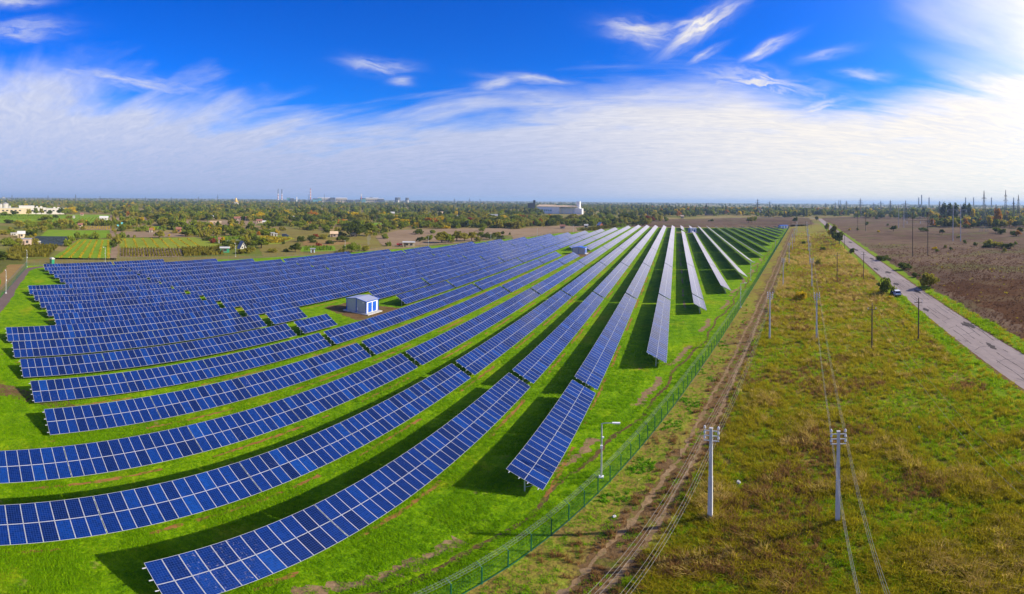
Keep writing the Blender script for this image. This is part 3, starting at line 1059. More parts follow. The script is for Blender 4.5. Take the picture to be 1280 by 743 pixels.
def wooden_pole(loc, rz, label, h=8.2):
    t = thing('wooden_pole', label, 'utility pole', loc, rz, 'wooden poles along the meadow')
    mb = MB()
    mb.tube((0, 0, -.3), (0, 0, h), .14, .095, 7)
    mb.obj('pole', M['wood'], t)
    mb = MB()
    mb.box(-.75, .75, .1, .2, h - .95, h - .84)
    ca = mb.obj('crossarm', M['wood'], t)
    for x in (-.68, .68):
        mb = MB()
        mb.lathe([(.03, h - .84), (.03, h - .7), (.08, h - .68), (.06, h - .52), (.02, h - .5)], 7, 0, (x, .15))
        mb.obj('insulator', M['porcelain'], ca)
    mb = MB()
    mb.tube((0, 0, h), (0, 0, h + .35), .03, n=4)
    mb.obj('pin', M['galv'], t)
    return t


WP = [(at(1091, 430), 'dark wooden pole standing in the meadow in line with the roadside bush'), (at(1149, 417), 'dark wooden pole beside the verge closest to the bend of the wires'),
      (at(1047, 346), 'thin wooden pole in the middle of the meadow, farther out'), (at(1080, 343), 'thin wooden pole beside the road verge, farther out')]
for p, lab in WP:
    wooden_pole((*p, 0), -.27, lab, 8.2 if p[1] < 100 else 9.5)
for a, b, nn in ((WP[0][0], WP[2][0], 'inner'), (WP[1][0], WP[3][0], 'verge')):
    a, b = Vector((*a, 8)), Vector((*b, 8.6))
    d_ = b - a
    for s_ in (-.6, .6):
        o_ = Vector((s_, 0, 0))
        pts = span(a - d_ + o_, a + o_, .7) + span(a + o_, b + o_, .7)[1:] + span(b + o_, b + d_ + o_, .7)[1:]
        mb = MB()
        mb.chain(pts, .008, 4)
        tag(mb.obj('overhead_wire', M['wire']), 'thin overhead wire on the wooden poles %s, %s side' % ('in the meadow' if nn == 'inner' else 'beside the road verge', 'fence' if s_ < 0 else 'road'), 'wire', 'wires of the wooden poles')
# a farther row of wooden poles along the road
for i, (px, py, hh) in enumerate(((1056, 306, 9), (1033, 283, 9), (1007, 282, 9), (1014, 279, 9))):
    wooden_pole((*at(px, py), 0), -.27, '%s of the small distant wooden poles near the row of roadside trees' % ORD[i], hh)


def h_frame(pa, pb, zt, zc, mat, label, over=3.2, r=.2):
    a, b = Vector((*pa, 0)), Vector((*pb, 0))
    t = thing('power_pylon', label, 'pylon', (a + b) / 2)
    a, b = a - t.location, b - t.location
    for p in (a, b):
        mb = MB()
        mb.tube(p - Vector((0, 0, .5)), p + Vector((0, 0, zt)), r, r * .7, 8)
        mb.obj('pole', mat, t)
    u = (b - a).normalized()
    mb = MB()
    for q in (-.16, .16):
        o_ = Vector((-u.y, u.x, 0)) * q
        mb.tube(a - u * over + o_ + Vector((0, 0, zc)), b + u * over + o_ + Vector((0, 0, zc)), .11, n=4)
    ca = mb.obj('crossarm', mat, t)
    for p in (a - u * (over - .3), (a + b) / 2, b + u * (over - .3)):
        mb = MB()
        mb.lathe([(.05, zc - 1.5), (.16, zc - 1.3), (.10, zc - 1.0), (.16, zc - .8), (.10, zc - .5), (.16, zc - .3), (.04, zc - .05)], 8, 0, (p.x, p.y))
        mb.obj('insulator', M['porcelain'], ca)
    return [t.location + p + Vector((0, 0, zc - 1.5)) for p in (a - u * (over - .3), (a + b) / 2, b + u * (over - .3))]


f0 = h_frame(at(1141, 313), at(1160, 312), 21.5, 17.4, M['wood'], 'dark wooden twin pole pylon standing alone on the brown heath')
f1 = h_frame(at(1072, 282), at(1082, 282), 22, 18, M['wood'], 'dark twin pole pylon farther along the heath, beyond the wooden one')
f2 = h_frame(at(1191.5, 293), at(1201, 293), 25.5, 21.5, M['concrete_pole'], 'pale concrete twin pole pylon on the brown heath before the poplars', 4, .28)
f3 = h_frame(at(1123.5, 277), at(1130, 277), 25, 21.5, M['concrete_pole'], 'pale concrete twin pole pylon farther off on the heath', 4, .28)
for A, B in ((f0, f1), (f2, f3)):
    for a, b, pos_ in zip(A, B, ('road side', 'middle', 'outer side')):
        mb = MB()
        back = a + (a - b)
        mb.chain(span(back, a, 3.0) + span(a, b, 3.0)[1:], .02, 3)
        tag(mb.obj('overhead_wire', M['wire']), 'high voltage wire between the %s twin pole pylons over the heath, %s' % ('wooden' if A is f0 else 'pale concrete', pos_), 'wire', 'high voltage wires over the heath')

# ------------------------------------------------------------------ lattice pylons
M['lattice'] = pmat('lattice_steel', (0.10, 0.12, 0.15), 0.6, 0.2)


def lattice(loc, h, rz, label, arms=((.78, 5.5), (.66, 8.0), (.9, 4.0)), bw=3.0, th=.11):
    t = thing('lattice_pylon', label, 'pylon', loc, rz, 'lattice pylons along the skyline')
    leg_, bra = MB(), MB()

    def wd(z):
        f = z / h
        return bw * (1 - f / .62) + .75 * f / .62 if f < .62 else .75 * (1 - (f - .62) / .38) + .12
    zs = [0, .14, .27, .38, .48, .56, .62, .70, .78, .86, .93, 1.0]
    for sx, sy in ((1, 1), (1, -1), (-1, -1), (-1, 1)):
        for a, b in zip(zs[:-1], zs[1:]):
            leg_.tube((sx * wd(a * h), sy * wd(a * h), a * h), (sx * wd(b * h), sy * wd(b * h), b * h), th, n=4, cap=False)
    for a, b in zip(zs[:-1], zs[1:]):
        wa, wb = wd(a * h), wd(b * h)
        for q in range(4):
            c = [(1, 1), (1, -1), (-1, -1), (-1, 1)]
            p0, p1 = c[q], c[(q + 1) % 4]
            bra.tube((p0[0] * wa, p0[1] * wa, a * h), (p1[0] * wb, p1[1] * wb, b * h), th * .55, n=3, cap=False)
            bra.tube((p1[0] * wa, p1[1] * wa, a * h), (p0[0] * wb, p0[1] * wb, b * h), th * .55, n=3, cap=False)
            bra.tube((p0[0] * wb, p0[1] * wb, b * h), (p1[0] * wb, p1[1] * wb, b * h), th * .5, n=3, cap=False)
    stuff(leg_.obj('leg_frame', M['lattice'], t))
    stuff(bra.obj('bracing', M['lattice'], t))
    for f, L in arms:
        for s_ in (-1, 1):
            ar = MB()
            w0 = wd(f * h)
            for yy in (-1, 1):
                ar.tube((s_ * w0, yy * w0, f * h), (s_ * L, 0, f * h + .3), th * .8, n=3)
                ar.tube((s_ * w0, yy * w0, f * h + 2.0), (s_ * L, 0, f * h + .3), th * .7, n=3)
            for q in (.33, .66):
                x = s_ * (w0 + (L - w0) * q)
                ar.tube((x, 0, f * h), (x, 0, f * h + 2 * (1 - q)), th * .5, n=3)
            a_ = ar.obj('crossarm', M['lattice'], t)
            mb = MB()
            mb.lathe([(.03, f * h - 1.8), (.14, f * h - 1.5), (.09, f * h - 1.0), (.14, f * h - .6), (.03, f * h + .2)], 6, 0, (s_ * (L - .2), 0))
            mb.obj('insulator', M['porcelain'], a_)
    return t


lattice((*at(1230, 281), 0), 38, .5, 'big dark lattice pylon in front of the orange trees on the heath', ((.60, 8.5), (.80, 5.5)))
lattice((*at(1257, 274), 0), 42, .5, 'dark lattice pylon beside the big one, standing in trees', ((.56, 6), (.70, 7.5), (.82, 5)))
lattice((*at(1273, 275), 0), 36, .5, 'dark lattice pylon last before the end of the heath', ((.58, 6), (.70, 7), (.82, 4)))
for i, (px, yt, r) in enumerate(((1132, 243, 700), (1174.5, 243, 760), (1113, 242.5, 900), (1101, 243.5, 1000), (1075.5, 241, 850), (1058, 244, 1100), (1092, 246, 1300), (1267, 242, 620), (1245, 246, 900),
                                 (1044, 246, 1200), (1032, 247.5, 1500), (947, 243.5, 1100), (962, 246, 1600), (1150, 247, 1500), (1212, 247, 1200))):
    x, y = polar(px, r)
    lattice((x, y, 0), CAM_H + (horizon_y(px) - yt) / F * r, .3 + .1 * (i % 3), '%s lattice pylon of the distant set beyond the heath, counted towards the chimneys' % nth(i + 1),
            ((.62, 6), (.74, 7.5), (.86, 5)) if i % 3 else ((.80, 9),), 2.6, .10 + r / 9000)
for i, (px, yt, r) in enumerate(((15, 252.5, 2500), (60, 252.5, 2400), (94.5, 251, 2200), (125, 253, 2600), (272, 249, 2300), (248, 252, 2600), (182, 253.5, 2500), (214, 253, 2700), (587, 248.5, 2400), (568, 249, 2500), (600, 249, 2600))):
    x, y = polar(px, r)
    lattice((x, y, 0), CAM_H + (horizon_y(px) - yt) / F * r, .8, '%s hazy lattice pylon on the farm side skyline' % nth(i + 1), ((.62, 7), (.78, 6)), 2.6, .3)

# ------------------------------------------------------------------ the white car on the verge


def car(loc, rz, label):
    t = thing('parked_car', label, 'car', loc, rz)
    W, L = 1.78, 4.35
    body = MB()
    prof = [(-2.15, .42), (-2.17, .75), (-2.05, .98), (-1.0, 1.02), (0.9, 1.0), (1.75, .92), (2.12, .72), (2.15, .42), (1.75, .30), (-1.8, .30)]
    n_ = len(prof)

    def ring(x, inset, dz=0):
        return [(x, y * (1 - inset * .03), z + dz) for y, z in prof]
    secs = [ring(-W / 2, 1.5), ring(-W / 2 + .06, 0, .02), ring(W / 2 - .06, 0, .02), ring(W / 2, 1.5)]
    for a, b in zip(secs[:-1], secs[1:]):
        for i in range(n_):
            j = (i + 1) % n_
            body.poly([a[i], b[i], b[j], a[j]])
    body.poly(secs[0])
    body.poly(secs[-1][::-1])
    body.obj('body', M['car_white'], t)
    cab = MB()
    base = [(-.83, -2.0), (.83, -2.0), (.83, 1.0), (-.83, 1.0)]
    top = [(-.66, -1.68), (.66, -1.68), (.66, .28), (-.66, .28)]
    for i in range(4):
        j = (i + 1) % 4
        cab.poly([(*base[i], 1.0), (*base[j], 1.0), (*top[j], 1.52), (*top[i], 1.52)])
    cab.obj('window', M['car_glass'], t)
    rf = MB()
    rf.box(-.68, .68, -1.74, .32, 1.52, 1.585)
    for (bx, by), (tx, ty) in zip(base, top):
        rf.tube((bx, by, 1.0), (tx, ty, 1.54), .045, n=4)
    for sx in (-1, 1):
        rf.tube((sx * .84, -.45, 1.0), (sx * .68, -.5, 1.54), .045, n=4)
    rf.obj('roof', M['car_white'], t)
    for sx in (-1, 1):
        for y in (-1.3, 1.32):
            mb = MB()
            mb.tube((sx * .68, y, .32), (sx * .90, y, .32), .32, n=16)
            wh = mb.obj('wheel', M['dark'], t)
            mb = MB()
            mb.tube((sx * .905, y, .32), (sx * .915, y, .32), .19, n=10)
            mb.obj('rim', M['galv'], wh)
        mb = MB()
        mb.box(sx * .82 - .07, sx * .82 + .07, -2.2, -2.1, .68, .98)
        mb.obj('tail_light', M['tail_red'], t)
        mb = MB()
        mb.box(sx * .68 - .14, sx * .68 + .14, 2.06, 2.16, .66, .80)
        mb.obj('headlight', M['porcelain'], t)
        mb = MB()
        mb.box(sx * .98 - .1, sx * .98 + .1, .72, .85, .98, 1.12)
        mb.obj('mirror', M['car_white'], t)
    mb = MB()
    mb.box(-.86, .86, -2.24, -2.12, .32, .52)
    mb.obj('bumper', M['dark'], t)
    mb = MB()
    mb.box(-.26, .26, -2.2, -2.178, .62, .74)
    mb.obj('number_plate', M['porcelain'], t)
    mb = MB()                                                             # open driver's door
    Rz = Matrix.Translation((-.88, .55, 0)) @ Matrix.Rotation(radians(-62), 4, 'Z')
    mb.box(-.04, .04, -1.05, 0, .42, 1.0, 0, Rz)
    dr = mb.obj('door', M['dark'], t)
    mb = MB()
    mb.box(-.02, .02, -.98, -.3, 1.0, 1.42, 0, Rz)
    mb.obj('window', M['car_glass'], dr)
    return t


M['car_white'] = pmat('white_car_paint', (0.72, 0.74, 0.78), 0.25, 0, 0.03, 1, 0.6)
M['car_glass'] = pmat('tinted_car_glass', (0.012, 0.014, 0.018), 0.08, 0, 0.03, 1, 0.8)
M['tail_red'] = pmat('red_lamp_plastic', (0.45, 0.02, 0.015), 0.3)
car((*at(1121.5, 361.8), 0.02), -.27, 'small white car parked on the grass verge with its driver door open')
# ------------------------------------------------------------------ farm plots beyond the fence
M['f_green'] = ground_mat('bright_green_field', [(0.0, (0.102, 0.181, 0.014)), (0.5, (0.174, 0.275, 0.014)), (1.0, (0.261, 0.312, 0.032))], (0.02, 0.15, 1.5), (0.4, 0.35, 0.25))
M['f_striped'] = ground_mat('yellow_green_field', [(0.0, (0.145, 0.181, 0.020)), (0.5, (0.217, 0.261, 0.023)), (1.0, (0.312, 0.275, 0.065))], (0.02, 0.12, 1.2), (0.4, 0.35, 0.25))
M['f_slate'] = ground_mat('slate_blue_cabbage_plot', [(0.0, (0.030, 0.042, 0.052)), (0.5, (0.045, 0.060, 0.072)), (1.0, (0.055, 0.085, 0.050))], (0.02, 0.2, 1.5))
M['f_brown'] = ground_mat('ploughed_brown_field', [(0.0, (0.174, 0.116, 0.061)), (0.5, (0.275, 0.189, 0.109)), (1.0, (0.341, 0.254, 0.145))], (0.02, 0.15, 1.2))
M['f_olive'] = ground_mat('olive_vineyard_ground', [(0.0, (0.072, 0.087, 0.017)), (0.5, (0.123, 0.123, 0.029)), (1.0, (0.181, 0.152, 0.043))], (0.02, 0.15, 1.2))
M['f_grey'] = ground_mat('grey_green_field', [(0.0, (0.123, 0.152, 0.080)), (0.5, (0.174, 0.210, 0.109)), (1.0, (0.225, 0.239, 0.116))], (0.02, 0.15, 1.2))
M['f_dry'] = ground_mat('dry_grass', [(0.0, (0.181, 0.109, 0.029)), (0.5, (0.275, 0.167, 0.058)), (1.0, (0.304, 0.232, 0.072))], (0.03, 0.2, 1.5))
M['f_dryolive'] = ground_mat('dry_olive_grass', [(0.0, (0.123, 0.094, 0.023)), (0.5, (0.210, 0.167, 0.041)), (1.0, (0.217, 0.232, 0.029))], (0.03, 0.2, 1.5))
PLOTS = [('f_dryolive', [(322, 313), (330, 299), (420, 294), (470, 300), (505, 302), (480, 312), (440, 317.5), (330, 326.5)]), ('f_brown', [(470, 299), (500, 290), (560, 287.5), (640, 285.5), (610, 300), (560, 306.5), (500, 311), (478, 310)]), ('f_green', [(63, 333), (100, 307.5), (140, 307.5), (145, 333)]), ('f_green', [(51, 304), (60, 296.5), (139, 296), (141, 306), (88, 305.5)]), ('f_slate', [(40, 307.5), (47, 304.3), (90.5, 304.3), (78, 315), (56, 315)]),
         ('f_olive', [(0, 331), (10, 319), (40, 315), (74, 315.5), (62, 330)]), ('f_striped', [(148, 305.5), (245, 303.5), (277, 311), (262, 317), (150, 318)]), ('f_brown', [(150, 318.5), (225, 317.5), (229, 328.5), (151, 329)]),
         ('f_olive', [(226, 317.5), (276, 315.5), (281, 325), (230, 328)]), ('f_brown', [(146, 297.7), (198, 297), (232, 300), (240, 303), (147, 305)]), ('f_green', [(0, 288), (0, 276), (60, 277), (140, 276.5), (140, 283), (95, 286), (40, 288)]),
         ('f_dryolive', [(33, 334.5), (62, 331), (150, 331), (300, 325.5), (320, 328), (150, 337), (36, 338)]), ('f_grey', [(255, 302.5), (305, 301), (318, 305), (290, 310.5), (265, 307.5)]), ('f_green', [(178, 292), (205, 289.5), (209, 293.5), (178, 295.5)]),
         ('f_striped', [(322, 300.5), (356, 299.5), (369, 303), (352, 310), (321, 311.5)]), ('f_green', [(378, 313), (418, 311.5), (420, 318), (376, 319.5)]), ('f_green', [(418, 280.6), (478, 282), (478, 285.5), (420, 283.8)]),
         ('f_brown', [(120, 280.5), (184, 279), (184, 284.5), (150, 286)]), ('f_dry', [(0, 380), (0, 352), (12, 340), (32, 339.5), (33, 343)]), ('f_olive', [(0, 351), (0, 332), (34, 332), (33, 338.5), (12, 339)]),
         ('f_brown', [(505, 290), (640, 287), (700, 281), (760, 281.5), (760, 285), (640, 294), (610, 296), (500, 296.5)]), ('f_brown', [(640, 295), (690, 287.5), (715, 287.5), (690, 291), (642, 299.5)]),
         ('f_brown', [(98, 291.3), (139, 290.8), (139, 295.7), (104, 295.7)]), ('f_olive', [(720, 283.5), (770, 278), (795, 276.5), (800, 277.5), (745, 287), (722, 287.5)]), ('f_dryolive', [(330, 292), (395, 290), (420, 296), (380, 303), (333, 296)]),
         ('f_dry', [(378, 306), (430, 303), (440, 309), (400, 312), (380, 311)]), ('f_brown', [(224, 284), (300, 281), (330, 283), (318, 287.5), (228, 288)]), ('f_green', [(52, 290), (62, 283.5), (140, 279), (140, 289), (95, 289.5)])]
NAMES = {'f_green': 'green_field', 'f_slate': 'cabbage_plot', 'f_olive': 'vineyard_ground', 'f_striped': 'striped_field', 'f_brown': 'ploughed_field', 'f_dryolive': 'dry_grass_strip', 'f_grey': 'grey_green_field', 'f_dry': 'dry_grass_patch'}
for i, (m_, pts) in enumerate(PLOTS):
    setting(sheet(NAMES[m_], [at(*p) for p in pts], .03 + .006 * (i % 9) + (.05 if pts[0][1] < 300 else 0), M[m_], .5, 4))
setting(strip('farm_track', [at(142, 331), at(144, 312), at(140.5, 300), at(139.5, 285), at(139, 277)], 3.2, .10, M['f_brown'], .4, 2))

# crop rows: real ridges of low plants
M['crop'] = leaf_mat('vine_leaves', (0.085, 0.090, 0.010), (0.220, 0.180, 0.025), .2)
M['cropy'] = leaf_mat('yellowing_crop', (0.28, 0.22, 0.014), (0.42, 0.31, 0.02), .2)
M['cropg'] = leaf_mat('green_crop', (0.09, 0.16, 0.01), (0.20, 0.28, 0.018), .2)


def crop_rows(name, quad, k, mat, h=.9, w_=.7, fill=.8, along=0):
    """k ridges of tufts between two opposite sides of a plot."""
    q = [Vector((*at(*p), 0)) for p in quad]
    mb = MB()
    for i in range(k):
        f = (i + .5) / k
        a, b = (q[0].lerp(q[1], f), q[3].lerp(q[2], f)) if not along else (q[0].lerp(q[3], f), q[1].lerp(q[2], f))
        L = (b - a).length
        n_ = int(L / 0.8)
        for j in range(n_):
            if random.random() > fill:
                continue
            c = a.lerp(b, (j + random.random()) / n_)
            r_, hh = w_ * random.uniform(.6, 1.2), h * random.uniform(.6, 1.25)
            for q_ in range(2):
                an = random.uniform(0, pi)
                dx_, dy_ = cos(an) * r_, sin(an) * r_
                mb.poly([(c.x - dx_, c.y - dy_, .05), (c.x + dx_, c.y + dy_, .05), (c.x + dx_ * .6, c.y + dy_ * .6, hh), (c.x - dx_ * .6, c.y - dy_ * .6, hh)])
    o = mb.obj(name, mat)
    return stuff(o)


crop_rows('vineyard', [(4, 331), (60, 330.5), (73, 316), (18, 318.5)], 18, M['crop'], 1.5, .8, .9, 1)
crop_rows('vineyard', [(151, 328.5), (228, 328), (224, 318), (151, 318.5)], 20, M['crop'], .9, .5, .75)
crop_rows('vineyard', [(230, 327.5), (280, 324.5), (275, 316), (227, 318)], 16, M['crop'], 1.3, .7, .9)
crop_rows('crop_rows', [(70, 331), (142, 331.5), (139, 309), (97, 309)], 6, M['cropy'], .5, .7, .85)
crop_rows('crop_rows', [(152, 317.5), (258, 316), (240, 305), (150, 306)], 8, M['cropy'], .5, .7, .8)
crop_rows('crop_rows', [(45, 307.5), (80, 313), (89, 305), (50, 305)], 26, M['f_slate'], .35, .4, .8, 1)
crop_rows('crop_rows', [(64, 289), (138, 288.5), (138, 279.5), (80, 282.5)], 14, M['cropg'], .8, .8, .8)
crop_rows('crop_rows', [(0, 283), (60, 283), (60, 278), (0, 277)], 12, M['cropg'], .8, .8, .7, 1)
crop_rows('crop_rows', [(100, 295.3), (138, 295.3), (138, 291.5), (104, 291.5)], 12, M['cropy'], .6, .6, .7)
crop_rows('crop_rows', [(257, 303), (305, 301.5), (316, 305), (270, 308)], 10, M['cropg'], .9, .6, .8, 1)
crop_rows('crop_rows', [(324, 310), (350, 309), (366, 303), (326, 301)], 9, M['cropy'], .9, .9, .85, 1)
crop_rows('crop_rows', [(380, 318), (417, 317), (416, 312.3), (381, 313.6)], 8, M['cropg'], .8, .8, .8)
crop_rows('vineyard', [(724, 287), (745, 286), (793, 277.4), (771, 278.5)], 6, M['crop'], 1.6, 1.2, .9)

# ------------------------------------------------------------------ trees and bushes
M['bark'] = pmat('tree_bark', (0.075, 0.055, 0.04), 0.95, 0, 0.3, 4, 0.1)
KINDS = {'dark': ((0.065, 0.090, 0.013), (0.157, 0.193, 0.025)), 'green': ((0.140, 0.177, 0.018), (0.302, 0.353, 0.031)), 'olive': ((0.207, 0.193, 0.025), (0.414, 0.370, 0.050)),
         'yellow': ((0.448, 0.325, 0.011), (0.762, 0.560, 0.018)), 'orange': ((0.336, 0.151, 0.018), (0.627, 0.291, 0.034)), 'red': ((0.202, 0.050, 0.025), (0.381, 0.101, 0.040)), 'bluegreen': ((0.073, 0.106, 0.050), (0.146, 0.190, 0.084))}
for k_, (a_, b_) in KINDS.items():
    M['leaf_' + k_] = leaf_mat('leaves_' + k_, a_, b_, .35, .42)


def crown_mesh(name, mat, blobs, n, leaf, seed):
    """Leaf clumps thrown through several overlapping ellipsoids; more of them near the outside, holes left between."""
    r = random.Random(seed)
    mb = MB()
    vol = [b[3] * b[4] * b[5] for b in blobs]
    for b, vv_ in zip(blobs, vol):
        k = max(6, int(n * vv_ / sum(vol)))
        for _ in range(k):
            d_ = Vector((r.gauss(0, 1), r.gauss(0, 1), r.gauss(0, 1))).normalized()
            rad = r.random() ** .38 * r.uniform(.82, 1.08)
            c = Vector((b[0] + d_.x * b[3] * rad, b[1] + d_.y * b[4] * rad, b[2] + d_.z * b[5] * rad))
            if c.z < .04:
                continue
            s_ = leaf * r.uniform(.6, 1.3)
            u = (d_.cross(Vector((r.gauss(0, 1), r.gauss(0, 1), r.gauss(0, 1))))).normalized()
            v = (d_ * r.uniform(.2, .9) + Vector((r.gauss(0, .5), r.gauss(0, .5), r.gauss(0, .5)))).cross(u).normalized()
            w2 = u.cross(v) * s_ * .35
            mb.poly([c - u * s_, c - v * s_ * .55 + w2, c + u * s_, c + v * s_ * .6 + w2])
    return mb.mesh(name, mat)


def trunk_mesh(name, h, r0, limbs, seed):
    r = random.Random(seed)
    mb = MB()
    mb.tube((0, 0, -.02), (r.uniform(-.02, .02), r.uniform(-.02, .02), h * .55), r0, r0 * .6, 6)
    for _ in range(limbs):
        z = h * r.uniform(.25, .55)
        a = r.uniform(0, 2 * pi)
        l = h * r.uniform(.25, .4)
        mb.tube((0, 0, z), (cos(a) * l * .7, sin(a) * l * .7, z + l), r0 * .45, r0 * .15, 4)
    return mb.mesh(name, M['bark'])


SHAPES = {}                                     # unit height; blobs are (x, y, z, rx, ry, rz)
SHAPES['round'] = [[(0, 0, .60, .34, .34, .34), (.20, .08, .52, .26, .24, .24), (-.22, -.06, .50, .25, .26, .25), (.02, -.2, .45, .24, .22, .22), (.03, .2, .70, .22, .2, .22), (-.08, .05, .80, .2, .2, .17)],
                   [(0, 0, .55, .36, .30, .34), (-.26, .1, .46, .22, .22, .22), (.28, .02, .55, .22, .24, .24), (.05, .1, .80, .22, .22, .18), (-.1, -.22, .58, .2, .2, .2), (.12, -.2, .38, .22, .2, .2)]]
SHAPES['bush'] = [[(0, 0, .45, .50, .45, .46), (.4, .1, .35, .36, .34, .34), (-.42, -.05, .38, .36, .36, .36), (.1, -.3, .5, .34, .3, .36), (-.1, .2, .7, .3, .3, .28)],
                  [(0, 0, .40, .62, .5, .42), (.55, 0, .32, .4, .36, .32), (-.55, .15, .42, .36, .4, .40), (.15, .25, .66, .36, .3, .32), (-.25, -.2, .6, .3, .3, .3)]]
SHAPES['poplar'] = [[(0, 0, .35, .10, .10, .26), (.03, 0, .55, .11, .11, .28), (-.02, .02, .78, .08, .08, .24), (0, -.03, .2, .08, .08, .12)]]
SHAPES['wide'] = [[(0, 0, .5, .45, .4, .42), (.5, .05, .42, .35, .35, .38), (-.5, -.05, .45, .38, .35, .4), (.2, -.2, .62, .35, .3, .34), (-.2, .2, .68, .32, .3, .3), (.75, 0, .35, .25, .25, .3), (-.75, .05, .34, .26, .26, .3)]]
RB = random.Random(21)


def ragged(n_, rx, rz, zc, lo, hi):
    """An uneven crown: one loose core and many lobes pushed out at odd distances."""
    bl = [(0, 0, zc, rx * .62, rx * .6, rz * .62)]
    for _ in range(n_):
        a = RB.uniform(0, 2 * pi)
        e_ = RB.uniform(-.7, 1.35)
        q = RB.uniform(.55, 1.0)
        r_ = RB.uniform(lo, hi)
        bl.append((cos(a) * cos(e_) * rx * q, sin(a) * cos(e_) * rx * q, zc + sin(e_) * rz * q * .8, r_, r_ * RB.uniform(.8, 1.2), r_ * RB.uniform(.7, 1.1)))
    return bl


SHAPES['round'] = [ragged(11, .42, .42, .55, .09, .20) for _ in range(4)]
SHAPES['bush'] = [ragged(12, .72, .50, .40, .13, .30) for _ in range(4)]
SHAPES['wide'] = [ragged(15, .90, .44, .48, .15, .32) for _ in range(3)]
PROTO = {}
for sh, sets in SHAPES.items():
    for vi, blobs in enumerate(sets):
        for kd in KINDS:
            PROTO[(sh, vi, kd)] = (crown_mesh('crown', M['leaf_' + kd], blobs, {'round': 620, 'bush': 520, 'poplar': 520, 'wide': 700}[sh], {'round': .085, 'bush': .11, 'poplar': .055, 'wide': .10}[sh], len(sh) * 13 + 5 * vi),
                                   trunk_mesh('trunk', .9 if sh != 'bush' else .6, .035 if sh != 'bush' else .03, 5, vi + 3))
CN = {'dark': 'dark green', 'green': 'mid green', 'olive': 'olive green', 'yellow': 'yellow', 'orange': 'orange', 'red': 'reddish', 'bluegreen': 'blue green'}
PLANTS = []                                     # (zone, kind, shape, x, y, height, width/height, label or None)


def plant(px, py, hpx, wpx, kd, sh='round', zone='scrub', label=None):
    x, y = at(px, py)
    r = hypot(x, y)
    h = hpx / F * r * 1.12
    PLANTS.append((zone, kd, sh, x, y, h, max(.35, wpx / hpx), label))


